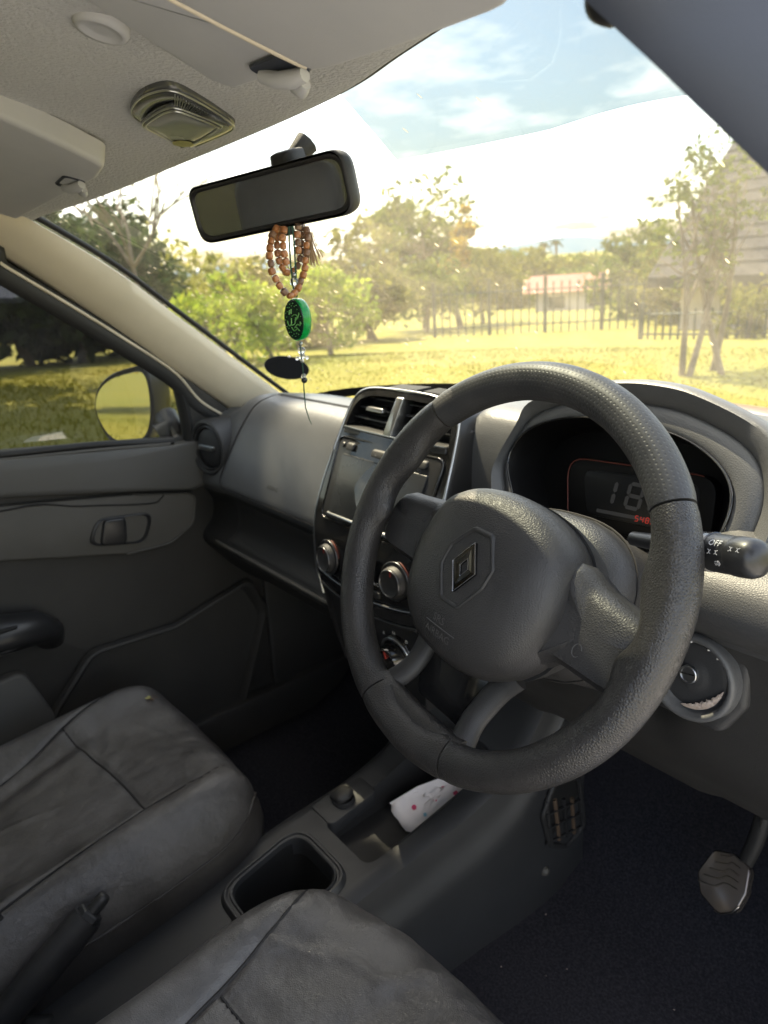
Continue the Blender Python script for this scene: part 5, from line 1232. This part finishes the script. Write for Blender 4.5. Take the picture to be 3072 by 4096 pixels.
# disc turned so that its rim shows on the right
pnn = np.array((.10, -.995, .0)); pnn = np.array((.754, -.422, .26))-pc; pnn[2] *= .3; pnn /= np.linalg.norm(pnn)
ca, sa_ = math.cos(R(-46)), math.sin(R(-46)); pnn = np.array((ca*pnn[0]-sa_*pnn[1], sa_*pnn[0]+ca*pnn[1], pnn[2])); pnn /= np.linalg.norm(pnn)
pu = np.cross((0, 0, 1), pnn); pu /= np.linalg.norm(pu); pv = np.cross(pnn, pu)
fpn = FRM(pc, pu, pv, pnn)
eo = circle((0, 0), .0162, 44, .0235)
dome('resin_body', eo, [(.85, -.0085), (.97, -.007), (1, -.004), (1, .003), (.97, .0052), (.93, .0058)], fpn, 'green_resin', pn, (0, 0), 60, base=True)
fcp = dome('pendant_face', eo, [(.955, .0050), (.94, .0062), (.5, .0064), (.05, .0064)], fpn, 'green_dark', pn, (0, 0))
# gilt calligraphy strokes and dots
for S in ([(-.010, -.001), (-.008, -.006), (-.004, -.005), (-.003, .002)], [(-.003, -.006), (.002, -.004), (.004, .003)], [(.001, -.009), (.006, -.005), (.010, -.006), (.011, -.002)], [(.004, .0), (.008, .003), (.010, .008)], [(-.002, .004), (.003, .006), (.007, .004), (.003, .0)], [(-.004, -.008), (.0, -.012), (.005, -.010)], [(-.006, .006), (-.005, .011)], [(-.003, .007), (-.002, .012)], [(.004, -.008), (.009, -.012)]):
    tube('gilt_stroke', [fpn(*p, .0066) for p in cat_spline(S, 5)], .00055, 'gilt_green', fcp, 5)
for i in range(30):
    a = 2*math.pi*i/30; q = .82 if i % 2 else .7
    if -2.2 < (a-math.pi) < 2.2 or i % 3: dome('gilt_dot', circle((.0155*q*math.cos(a), .0225*q*math.sin(a)), .00055, 6), [(1, .0062), (.6, .0069)], fpn, 'gilt_green', fcp)
def ball(name, px, r, m): return lathe(name, [(r*math.sin(math.pi*k/10)+1e-5, -r*math.cos(math.pi*k/10)) for k in range(11)], px, (0, 0, 1), m, pn, 16, 60)
ball('clear_bead', (0.03,0.0302,0.246), .0052, 'clear_bead'); ball('clear_bead', (0.03,0.0306,0.236), .0030, 'chrome'); ball('clear_bead', (0.03,0.0309,0.2536), .0026, 'satin_silver')
ball('clear_bead', (0.03,0.0305,0.1773), .0024, 'satin_silver'); ball('clear_bead', (0.03,0.0305,0.1695), .0046, 'clear_bead'); ball('clear_bead', (0.03,0.0304,0.1629), .0040, 'clear_bead'); ball('clear_bead', (0.03,0.0301,0.1571), .0022, 'satin_silver')
ball('clear_bead', (0.03,0.03,0.1396), .0030, 'clear_bead'); ball('dark_bead', (0.03,0.0302,0.1351), .0038, 'black_bead')
for s in (-1, 1): ball('side_bead', tuple(np.array((0.03,0.0305,0.1608))+np.array((.005*s*.6, .005*s, 0))), .0022, 'clear_bead')

# ================================================================ licence disc on the glass
def wsz(x, y):
    best = None
    for r_ in wrows:
        for p in r_:
            d = (p[0]-x)**2+(p[1]-y)**2
            if best is None or d < best[0]: best = (d, p)
    return best[1]
ld_c = np.array((-.585, .374, .061)); ld_a = np.array((.004, .047, -.0195)); ld_b = np.array((.019, -.0145, .026))
ld_a /= np.linalg.norm(ld_a); ld_b = ld_b-ld_a*(ld_b@ld_a); ld_b /= np.linalg.norm(ld_b); ld_n = np.cross(ld_a, ld_b)
ldo = [(.052*math.cos(a)*1.0, .034*math.sin(a)) for a in np.linspace(0, 2*math.pi, 44, endpoint=False)]
ldt = thing('licence_disc', 'black back of an oval licence disc stuck low on the windscreen', 'sticker', tuple(ld_c))
fld = FRM(ld_c, ld_a, ld_b, ld_n)
lds = prism('disc', ldo, -.0008, .0008, fld, 'disc_black', ldt)
prism('torn_notch', [(-.016, .031), (-.010, .031), (-.011, .0345), (-.015, .0345)], -.0012, .0012, fld, 'paper', lds)

# ================================================================ outside: ground
CX, CY = .754, -.422
def gz(x, y):
    s = -.60*(x-CX)+.80*(y-CY); return -.98-.055*max(0., min(s, 60.)-7.)**1.0*min(1, max(0, (s-7)/6))
gm = mat('grass_ground', (.115, .122, .004), .95, col2=(.18, .15, .006), nscale=.45, nmix=(.3, .7), bump=('noise', 25, .6, .03), detail=12)
ax_ = sorted(set([-2500, -1200, -600, -300, -160, -90]+list(np.arange(-60, 61, 2.5))+[90, 160, 300, 600, 1200, 2500]))
Vg = [(x, y, gz(x, y)) for y in ax_ for x in ax_]; n_ = len(ax_)
gr_o = mk('ground', Vg, [(j*n_+i, j*n_+i+1, (j+1)*n_+i+1, (j+1)*n_+i) for j in range(n_-1) for i in range(n_-1)], 'grass_ground', None, 60, recalc=False); tag(gr_o, kind='structure')

mat('bounce_paving', (.33, .33, .335), .9, col2=(.41, .41, .41), nscale=3, bump=('noise', 40, .5, .01))
bounce_strip = mk('path', [(-.95, -40, gz(-.95, -3)+.004), (7, -40, gz(0, -3)+.004), (7, 2.2, gz(0, -3)+.004), (-.95, 2.2, gz(0, -3)+.004)], [(0, 1, 2, 3)], 'bounce_paving', None, 0); tag(bounce_strip, kind='structure')  # unseen paved strip, added to bounce neutral light into the cabin
def leaf_mat(name, c1, c2, trans=.45):
    m = bpy.data.materials.new(name); m.use_nodes = True; MATS[name] = m; t = m.node_tree; t.nodes.clear()
    o = t.nodes.new('ShaderNodeOutputMaterial'); d = t.nodes.new('ShaderNodeBsdfDiffuse'); l = t.nodes.new('ShaderNodeBsdfTranslucent'); x = t.nodes.new('ShaderNodeMixShader')
    g = t.nodes.new('ShaderNodeNewGeometry'); r = t.nodes.new('ShaderNodeMixRGB'); r.inputs[1].default_value = (*c1, 1); r.inputs[2].default_value = (*c2, 1)
    t.links.new(g.outputs['Random Per Island'], r.inputs[0]); t.links.new(r.outputs[0], d.inputs[0]); t.links.new(r.outputs[0], l.inputs[0])
    x.inputs[0].default_value = trans; t.links.new(d.outputs[0], x.inputs[1]); t.links.new(l.outputs[0], x.inputs[2]); t.links.new(x.outputs[0], o.inputs[0])
leaf_mat('leaf_green', (.055, .085, .015), (.16, .18, .035)); leaf_mat('leaf_olive', (.09, .10, .02), (.19, .18, .04))
leaf_mat('leaf_lime', (.16, .24, .02), (.32, .36, .04)); leaf_mat('leaf_dark', (.016, .03, .012), (.05, .07, .022)); leaf_mat('leaf_amber', (.30, .17, .03), (.40, .33, .05))
leaf_mat('leaf_pale', (.15, .16, .04), (.30, .28, .07), .5)
leaf_mat('blade', (.125, .13, .004), (.175, .148, .006), .35)

# grass blades near the car: nobody could count them
nb = 60000
def blades(n, x0, x1, y0, y1, hmin, hmax):
    x, y = NP.uniform(x0, x1, n), NP.uniform(y0, y1, n); keep = ~((x > -.97) & (y < 2.2)); x, y = x[keep], y[keep]; n = len(x)
    z = np.array([gz(a, b_) for a, b_ in zip(x, y)]); h = NP.uniform(hmin, hmax, n); a = NP.uniform(0, 6.28, n); w = NP.uniform(.006, .014, n); lx, ly = NP.normal(0, .4, n)*h, NP.normal(0, .4, n)*h
    p = np.stack([np.stack([x-w*np.cos(a), y-w*np.sin(a), z-.01], 1), np.stack([x+w*np.cos(a), y+w*np.sin(a), z-.01], 1), np.stack([x+lx, y+ly, z+h], 1)], 1)
    return p.reshape(-1, 3)
pts = np.concatenate([blades(30000, -12, -.9, 1.5, 9, .006, .02), blades(22000, -11, -.9, -4, 2.5, .02, .06), blades(9000, -8, 6, -14, -3, .02, .07)])
mg = bpy.data.meshes.new('grass'); mg.vertices.add(len(pts)); mg.vertices.foreach_set('co', pts.ravel()); nt3 = len(pts)//3
mg.loops.add(nt3*3); mg.loops.foreach_set('vertex_index', np.arange(nt3*3)); mg.polygons.add(nt3); mg.polygons.foreach_set('loop_start', np.arange(0, nt3*3, 3)); mg.update(); mg.validate()
go = link('grass', mg, 'blade'); tag(go, 'sunlit yellow green lawn grass around the car', 'grass', kind='stuff')

# ---------------------------------------------------------------- trees
def crown_mesh(name, clumps, per, size, m, parent):
    """leaf faces scattered round clump centres (local coordinates)"""
    P = []
    for c, r in clumps:
        n = int(per*NP.uniform(.6, 1.4)); d = NP.normal(0, 1, (n, 3)); d /= np.linalg.norm(d, axis=1)[:, None]; rad = r*NP.uniform(.15, 1, n)[:, None]**.6
        q = np.array(c)+d*rad*np.array((1, 1, .75)); u = NP.normal(0, 1, (n, 3)); u /= np.linalg.norm(u, axis=1)[:, None]; w = np.cross(u, NP.normal(0, 1, (n, 3))); w /= np.linalg.norm(w, axis=1)[:, None]
        s = size*NP.uniform(.4, 1.7, n)[:, None]; P.append(np.stack([q-u*s, q+w*s*.45, q+u*s, q-w*s*.45], 1).reshape(-1, 3))
    P = np.concatenate(P); n = len(P)//4; me = bpy.data.meshes.new(name); me.vertices.add(len(P)); me.vertices.foreach_set('co', P.ravel())
    me.loops.add(n*4); me.loops.foreach_set('vertex_index', np.arange(n*4)); me.polygons.add(n); me.polygons.foreach_set('loop_start', np.arange(0, n*4, 4)); me.update(); me.validate()
    return link(name, me, m, parent)
def tree(label, base, h, rad, m, nclump=26, per=60, leaf=.12, trunk=.5, crown_h=None, cat='tree', name='tree', group=None, stems=1, clump_r=.38, squash=1.0, tr=None, off=(0, 0), clumps=None):
    global NP
    tree.n = getattr(tree, 'n', 0)+1; NP = np.random.default_rng(100+tree.n)
    t = thing(name, label, cat, base, group); LOCAL.add(t.name)
    ch = crown_h or h*.6; cc = np.array((off[0], off[1], h-ch/2)); cl = []
    for i in range(nclump):
        d = NP.normal(0, 1, 3); d /= np.linalg.norm(d); q = cc+d*np.array((rad, rad, ch/2))*NP.uniform(.35, .92)*squash; cl.append((q, rad*clump_r*NP.uniform(.6, 1.25)))
    if clumps: cl = clumps
    bm2 = bmesh.new(); r0 = tr or .035*h**.9
    for s in range(stems):
        o = np.array((NP.normal(0, .06)*stems, NP.normal(0, .06)*stems, -.05)) if stems > 1 else np.array((0, 0, -.05)); tp = cc+np.array((NP.normal(0, .3)*rad, NP.normal(0, .3)*rad, ch*.1))
        mid = .5*(o+tp)+np.array((NP.normal(0, .08), NP.normal(0, .08), 0))*h*.3; path = cat_spline([o, mid, tp], 5); k_ = len(path); tube('', path, [r0*(1-.75*i/(k_-1))/math.sqrt(stems) for i in range(k_)], None, None, 7, join=bm2)
        for q, r in cl[s::max(1, stems)][:9]:
            st_ = path[int(k_*NP.uniform(.35, .85))]; md = .5*(st_+q)+np.array((0, 0, -.06*h*NP.uniform(.0, .6))); tube('', cat_spline([st_, md, q], 3), list(np.linspace(r0*.38, r0*.07, 7))/np.sqrt(stems), None, None, 5, join=bm2)
    from_bm('trunk', bm2, 'bark', t, 60)
    crown_mesh('crown', cl, per, leaf, m, t)
    return t
def gp(px_pt, dz=0): return (px_pt[0], px_pt[1], gz(px_pt[0], px_pt[1])+dz)
def tall(b, topz): return topz[2]-gz(b[0], b[1])
b_ = (-17.1126,15.6025,0.5574); tp_ = (-17.0413,15.6816,2.7816)
tree('large rounded green tree behind the fence, right of the mirror', gp(b_), tall(b_, tp_), 1.9, 'leaf_green', 40, 100, .11, crown_h=3.8)
b_ = (-15.2637,15.3794,0.4672); tree('small amber leaved tree at the right edge of the large green tree', gp(b_), tall(b_, (-15.2342,15.4093,1.8251)), .62, 'leaf_amber', 14, 60, .09, crown_h=2.2)
b_ = (-14.3289,11.1325,0.5927); tree('olive tree directly behind the rear view mirror', gp(b_), tall(b_, (-14.2839,11.1911,1.5725)), 1.15, 'leaf_olive', 26, 80, .10, crown_h=3.2)
b_ = (-13.7047,8.5193,0.6673); tree('olive tree behind the hanging beads', gp(b_), tall(b_, (-13.6926,8.5388,0.8745)), 1.3, 'leaf_olive', 26, 80, .10, crown_h=2.6)
b_ = (-16.1535,8.2461,0.8103); tree('pale olive tree seen below the left end of the mirror', gp(b_), tall(b_, (-16.1481,8.2566,0.8961)), 1.5, 'leaf_pale', 26, 80, .11, crown_h=2.6)
b_ = (-23.3219,9.3937,1.1482); tree('grey green tree above the left windscreen pillar', gp(b_), tall(b_, (-23.4549,9.061,1.8176)), 2.4, 'leaf_pale', 30, 60, .14, crown_h=3.4)
b_ = (-27.7581,8.9085,1.4068); tree('green tree far left where roof and pillar meet', gp(b_), tall(b_, (-27.7227,9.016,2.0063)), 2.4, 'leaf_pale', 26, 55, .16, crown_h=3.6)
b_ = (-9.2147,5.3116,-0.348); tree('lime green bush behind the pendant', gp(b_), 1.35, .75, 'leaf_lime', 20, 80, .05, crown_h=1.3, cat='bush', name='bush', clump_r=.45)
b_ = (-10.8793,5.3802,-0.4099); tree('yellow green bush left of the pendant', gp(b_), 1.5, .9, 'leaf_lime', 20, 80, .06, crown_h=1.4, cat='bush', name='bush', clump_r=.45)
b_ = (-9.9846,6.9049,-0.5003); tree('yellow green bush right of the pendant', gp(b_), 1.7, .8, 'leaf_lime', 20, 80, .06, crown_h=1.6, cat='bush', name='bush', clump_r=.45)
b_ = (-13.4332,10.656,-0.8724); tree('leafy shrub below the olive tree', gp(b_), 2.1, 1.1, 'leaf_olive', 22, 80, .08, crown_h=2.0, cat='bush', name='bush', clump_r=.45)
b_ = (-14.8746,13.6046,-0.8121); tree('shrub at the foot of the large green tree', gp(b_), 2.2, 1.4, 'leaf_green', 22, 80, .09, crown_h=2.1, cat='bush', name='bush', clump_r=.45)
b_ = (-17.8966,19.1012,-1.2457); tree('olive shrub left of the low pink roof', gp(b_), 2.9, 1.5, 'leaf_olive', 22, 80, .11, crown_h=2.7, cat='bush', name='bush', clump_r=.45)
# bare tree over the mirror
bt_b = gp((-10.4886,3.7737,0.6908)); bt = thing('bare_tree', 'leafless tree with thin branches above the mirror on the left', 'tree', bt_b); LOCAL.add(bt.name)
bmb = bmesh.new()
def twig(p, d, L_, r, k):
    q = p+d*L_; m_ = .5*(p+q)+NP.normal(0, .05, 3)*L_; tube('', cat_spline([p, m_, q], 3), list(np.linspace(r, r*.6, 7)), None, None, 5, join=bmb)
    if k:
        for _ in range(3 if k > 2 else 2):
            e = d+NP.normal(0, .55, 3); e[2] += .12; twig(p+d*L_*NP.uniform(.6, 1), e/np.linalg.norm(e), L_*NP.uniform(.6, .82), r*.6, k-1)
twig(np.array((0, 0, -.1)), np.array((0, 0, 1.)), 1.7, .055, 0)
for a in range(5):
    an = a*1.26+.4; twig(np.array((0, 0, 1.5)), np.array((.6*math.cos(an), .6*math.sin(an), .8)), 1.15, .026, 4)
from_bm('limbs', bmb, 'bark', bt, 60)
# slender tree to the right, near
b_ = (-2.9968,6.6442,-0.9885); tree('slender young tree with sparse leaves right of the wheel', gp(b_), 1.06*tall(b_, (-3.208,6.528,1.4267)), .60, 'leaf_green', 70, 20, .034, crown_h=2.25, stems=4, clump_r=.26, tr=.07)
b_ = (-13.1348,21.5575,-0.6759); tree('rounded green tree left of the slender young tree', gp(b_), tall(b_, (-13.1519,21.5468,1.2269)), 1.7, 'leaf_green', 30, 90, .11, crown_h=3.6)
b_ = (-9.1238,16.9685,-0.5131); tree('olive bush in front of the thatched house', gp(b_), tall(b_, (-9.2701,16.8846,0.3136)), 1.4, 'leaf_olive', 26, 80, .09, crown_h=2.4, cat='bush', name='bush')
b_ = (-4.7328,11.3634,-0.6741); tree('yellowing bush against the thatched house at the right edge', gp(b_), tall(b_, (-4.7709,11.3456,-0.2231)), .7, 'leaf_olive', 20, 60, .05, crown_h=1.3, cat='bush', name='bush')
b_ = (-10.9567,19.3734,-1.6498); tree('low dark hedge behind the fence right of the pink roof', gp(b_), 1.2, 1.2, 'leaf_dark', 24, 90, .08, crown_h=1.1, cat='hedge', name='hedge', clump_r=.4)
# distant tree line
for i, (px_, d_, z_) in enumerate((((-41.582,44.8733,0.4706), 62, (-41.5763,44.8786,0.9465)), ((-45.5423,52.0818,0.3615), 70, (-45.5418,52.0823,0.4688)), ((-41.4579,50.3141,0.2284), 66, (-41.4579,50.3141,0.2284)), ((-43.351,56.488,0.058), 72, (-43.3504,56.4885,0.0143)), ((-36.8633,51.3558,-0.0527), 64, (-36.8598,51.3583,-0.207)), ((-33.1655,49.0701,-0.1435), 60, (-33.1711,49.0663,0.0357)), ((-38.1617,42.5846,0.3941), 58, (-38.1659,42.5808,-0.1423)), ((-32.8568,44.3699,0.0444), 56, (-32.8447,44.379,-0.6355)))):
    tree(('leftmost distant olive tree on the skyline, beside the large green tree', 'distant green tree on the skyline left of the palms', 'distant olive tree on the skyline below the left palm', 'distant green tree on the skyline just right of the palms', 'distant olive tree on the skyline above the right end of the pink roof', 'rightmost distant green tree of the skyline row', 'nearer olive tree left of the pink roof below the skyline', 'nearer green tree rising just behind the pink roof')[i], gp(px_), max(2.6, tall(px_, z_)), 3.2, 'leaf_green' if i % 2 else 'leaf_olive', 26, 60, .26, crown_h=3.6, group='distant trees on the skyline', name='distant_tree')
for px_, z_, lb_ in (((-59.1715,73.2932,0.4309), (-59.1818,73.2848,2.0099), 'left one of two far palm trees on the skyline'), ((-58.0524,74.189,0.3336), (-58.0726,74.1731,2.1922), 'right one of two far palm trees on the skyline')):
    h_ = tall(px_, z_); t = thing('palm_tree', lb_, 'palm', gp(px_), 'far palms'); LOCAL.add(t.name)
    tube('trunk', [(0, 0, -.1), (.1, 0, h_*.5), (0, 0, h_-.8)], [.22, .17, .14], 'bark', t, 8)
    bq = bmesh.new()
    for k in range(16):
        a = k*2.4; dr = np.array((math.cos(a), math.sin(a), 0)); e_ = .2+.9*(k % 4)/3
        P = [np.array((0, 0, h_-.9))+dr*u*1.0+np.array((0, 0, e_*u-1.0*u*u)) for u in np.linspace(0, 1, 5)]; sd = np.cross(dr, (0, 0, 1))*.16
        va = [bq.verts.new(p+sd*math.sin(math.pi*(i+.6)/5)) for i, p in enumerate(P)]; vb = [bq.verts.new(p-sd*math.sin(math.pi*(i+.6)/5)) for i, p in enumerate(P)]
        for i in range(4): bq.faces.new((va[i], va[i+1], vb[i+1], vb[i]))
    from_bm('crown', bq, 'leaf_dark', t, 60)
# trees beyond the passenger window and behind the car
for i, (p_, r_, h_, lb_) in enumerate((((-14.0519,1.9831,0.3393), 2.0, 3.4, 'dark tree beyond the left edge of the passenger window'), ((-14.8659,3.0449,0.2776), 2.0, 3.2, 'dark tree in the upper left of the passenger window'), ((-15.6137,4.1711,0.2101), 2.0, 3.2, 'dark tree in the middle of the passenger window'), ((-17.1931,5.815,0.1199), 2.0, 3.3, 'dark tree hidden partly by the passenger window frame'))):
    tree(lb_, gp(p_), h_, r_, 'leaf_dark', 40, 110, .13, crown_h=h_*1.02, clump_r=.42)
for x, y, m, lb_ in ((-5.2, -15, 'leaf_amber', 'amber tree behind the car shown in the wing mirror'), (-8.6, -17, 'leaf_lime', 'pale green tree behind the car shown in the wing mirror'), (-3.2, -18, 'leaf_amber', 'orange tree behind the car shown in the wing mirror'), (-11.5, -15.5, 'leaf_olive', 'olive tree behind the car shown in the wing mirror'), (1.2, -11, 'leaf_green', 'green tree behind the car seen in the rear view mirror')):
    tree(lb_, (x, y, gz(x, y)), 4.4, 2.1, m, 40, 160, .07, crown_h=3.6)

# spreading tree left of the car, out of frame, whose shade lies on the lawn beyond the passenger window
tree('tall spreading tree left of the car shading the lawn outside the passenger window', (-9.5, -3.2, gz(-9.5, -3.2)), 8.2, 5.2, 'leaf_dark', 90, 210, .24, crown_h=2.6, clump_r=.30, off=(-1.8, 2.0))
shade_b = (-5.6, -3.2, gz(-5.6, -3.2)); shade = []  # added canopy, out of view; its leaf clumps keep sun off seats and console
for iy, y_ in enumerate(np.arange(-3.0, 1.5, .36)):
    for x_ in np.linspace(-5.6, (-3.76 if y_ < .5 else -3.875), 8): shade.append((np.array((x_+.06*math.sin(7*y_+3*x_), y_+.05*math.sin(9*x_), 5.0+.14*math.sin(5*x_+4*y_)))-np.array(shade_b), .34))
for x_, y_ in ((-3.56, .64), (-3.47, .69), (-3.40, .70), (-3.33, .68), (-3.47, .40), (-3.52, .47), (-3.55, .54), (-3.43, .30), (-3.40, .50), (-3.45, .60)): shade.append((np.array((x_, y_, 5.0))-np.array(shade_b), .05))
tree('added unseen tree canopy behind the passenger door, placed to shade the seats', shade_b, 6.4, 2.2, 'leaf_green', 9, 190, .10, crown_h=1.2, off=(.9, 2.2), clumps=shade)
# ---------------------------------------------------------------- palisade fences
fm_ = mat('fence_green', (.025, .035, .028), .7)
def fence(label, p0, p1, h, step, postn):
    p0, p1 = np.array(p0[:2]), np.array(p1[:2]); L_ = np.linalg.norm(p1-p0); n = int(L_/step); d = (p1-p0)/L_; t = thing('fence', label, 'fence', (*p0, gz(*p0))); LOCAL.add(t.name)
    z0 = gz(*p0); shared = {}
    def bar(name, w, hh):
        if name not in shared:
            o = prism(name, [(-w, -w*.5), (w, -w*.5), (w, w*.5), (0, w*.9), (-w, w*.5)], 0, hh, ID, 'fence_green', t, smooth=0); shared[name] = o; return o
        o = shared[name].copy(); COL.objects.link(o); o.parent = t; return o
    for i in range(n+1):
        q = p0+d*i*step; z = gz(*q)-z0; isp = i % postn == 0
        o = bar('post' if isp else 'picket', .045 if isp else .018, h+.12 if isp else h)
        o.location = (*(q-p0), z); o.rotation_euler = (0, 0, math.atan2(d[1], d[0]))
    for f_ in (.18, .85):
        tube('rail', [(*(d*L_*k), gz(*(p0+d*L_*k))-z0+h*f_) for k in (0, .5, 1)], .02, 'fence_green', t, 6)
fence('dark palisade fence across the lawn with tall posts, below the pink roof', (-12.5028,11.7541,-1.5014), (-9.0196,15.2855,-1.8396), 1.18, .19, 7)
fence('lower palisade fence running to the right behind the slender tree', (-6.6719,11.4463,-1.484), (-3.6937,11.2599,-1.3508), .52, .15, 40)

# ---------------------------------------------------------------- houses
mat('roof_tile', (.42, .20, .16), .8, col2=(.36, .17, .13), nscale=2); mat('house_wall', (.42, .36, .30), .9); mat('roof_ridge', (.55, .36, .26), .8)
mat('thatch', (.038, .034, .036), .95, col2=(.06, .055, .056), nscale=9, bump=('noise', 30, .8, .05)); mat('pane_dark', (.03, .035, .04), .15)
hp0, hp1 = np.array((-27.5456,33.2697,-0.969)), np.array((-24.42,35.665,-1.0731)); zr = (-25.9637,34.5375,-1.0658)[2]; ze = (-25.9509,34.5472,-1.9136)[2]
dh = (hp1-hp0); dh[2] = 0; Lh = np.linalg.norm(dh); dh /= Lh; nh = np.array((dh[1], -dh[0], 0)); nh = nh if nh@np.array((CX-hp0[0], CY-hp0[1], 0)) > 0 else -nh
hs = thing('house', 'low house with pinkish red tiled roof beyond the fence', 'house', (hp0[0], hp0[1], gz(hp0[0], hp0[1])))
H_ = lambda a, b_, z: np.array((hp0[0], hp0[1], 0))+dh*a+nh*b_+np.array((0, 0, z))
gb = gz(hp0[0], hp0[1])-.3
mk('wall', [H_(a, b_, z) for z in (gb, ze) for a, b_ in ((.3, 1.2), (Lh-.3, 1.2), (Lh-.3, -2.4), (.3, -2.4))], [(0, 1, 5, 4), (1, 2, 6, 5), (2, 3, 7, 6), (3, 0, 4, 7)], 'house_wall', hs, 0)
rf = mk('roof', [H_(-.3, 1.6, ze), H_(Lh+.3, 1.6, ze), H_(Lh+.3, -.6, zr), H_(-.3, -.6, zr), H_(Lh+.3, -2.8, ze), H_(-.3, -2.8, ze)], [(0, 1, 2, 3), (3, 2, 4, 5), (0, 3, 5), (1, 4, 2)], 'roof_tile', hs, 0)
for k in range(9):
    u = (k+.5)/9; tube('tile_course', [H_(-.3, 1.6-2.2*u, ze+(zr-ze)*u+.01), H_(Lh+.3, 1.6-2.2*u, ze+(zr-ze)*u+.01)], .03, 'roof_tile', rf, 5)
for a in (-.3, Lh+.3): tube('roof_verge', [H_(a, 1.6, ze+.03), H_(a, -.6, zr+.03)], .11, 'roof_ridge', rf, 6)
for a in (1.0, 3.2, 5.2): mk('window', [H_(a, 1.22, ze-.9), H_(a+.9, 1.22, ze-.9), H_(a+.9, 1.22, ze-.25), H_(a, 1.22, ze-.25)], [(0, 1, 2, 3)], 'pane_dark', hs, 0)
th = thing('thatched_house', 'tall house with steep grey thatched roof at the right edge', 'house', gp((-6.421,14.9896,-0.9615)))
E1, E2 = np.array((-8.1961,14.0312,-0.4118)), np.array((-3.7142,13.8971,-0.0924)); zt_ = E1[2]; E2[2] = zt_; dv = E2-E1; Lv = np.linalg.norm(dv); dv /= Lv; bk = np.array((-dv[1], dv[0], 0)); bk = bk if bk[1] > 0 else -bk
ap = np.array((-7.4493,17.8182,2.9193)); TH = lambda a, b_, z: np.array((E1[0], E1[1], 0))+dv*a+bk*b_+np.array((0, 0, z))
gb = gz(E1[0], E1[1])-.4; apz = ap[2]; aa = float((ap-E1)@dv)
thw = mk('wall', [TH(a, b_, z) for z in (gb, zt_+.1) for a, b_ in ((.5, .5), (Lv-.5, .5), (Lv-.5, 5.5), (.5, 5.5))], [(0, 1, 5, 4), (1, 2, 6, 5), (2, 3, 7, 6), (3, 0, 4, 7)], 'house_wall', th, 0)
thr = mk('roof', [TH(0, 0, zt_), TH(Lv, 0, zt_), TH(Lv, 6, zt_), TH(0, 6, zt_), TH(aa-.2, 3, apz), TH(aa+1.5, 3, apz), TH(0, 0, zt_-.22), TH(Lv, 0, zt_-.22), TH(Lv, 6, zt_-.22), TH(0, 6, zt_-.22)], [(0, 1, 5, 4), (1, 2, 5), (2, 3, 4, 5), (3, 0, 4), (0, 6, 7, 1), (1, 7, 8, 2), (2, 8, 9, 3), (3, 9, 6, 0), (6, 9, 8, 7)], 'thatch', th, 0)
for k in range(14):
    u = (k+1)/15; lft = np.array(TH(0, 0, zt_))*(1-u)+u*np.array(TH(aa-.2, 3, apz)); rgt = np.array(TH(Lv, 0, zt_))*(1-u)+u*np.array(TH(aa+1.5, 3, apz)); tube('thatch_course', [lft+np.array((0, 0, .02)), .5*(lft+rgt)+np.array((0, 0, .03)), rgt+np.array((0, 0, .02))], .012, 'thatch', thr, 5)
for a in (1.4, 3.6): 
    w_ = mk('window', [TH(a, .49, zt_-1.0), TH(a+.8, .49, zt_-1.0), TH(a+.8, .49, zt_-.2), TH(a, .49, zt_-.2)], [(0, 1, 2, 3)], 'pane_dark', th, 0)
# far hills
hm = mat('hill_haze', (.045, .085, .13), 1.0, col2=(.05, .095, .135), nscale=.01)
hv = []
for i in range(61):
    az = R(-75+i*1.3); hh = 16+9*math.sin(i*.7)+6*math.sin(i*.31+1)
    for d_, z_ in ((1000, -6), (1150, hh*.7), (1300, hh), (1500, -6)): hv.append((CX+d_*math.sin(az), CY+d_*math.cos(az), z_))
ho2 = mk('hills', hv, [(i*4+j, (i+1)*4+j, (i+1)*4+j+1, i*4+j+1) for i in range(60) for j in range(3)], 'hill_haze', None, 60, recalc=False); tag(ho2, kind='structure')
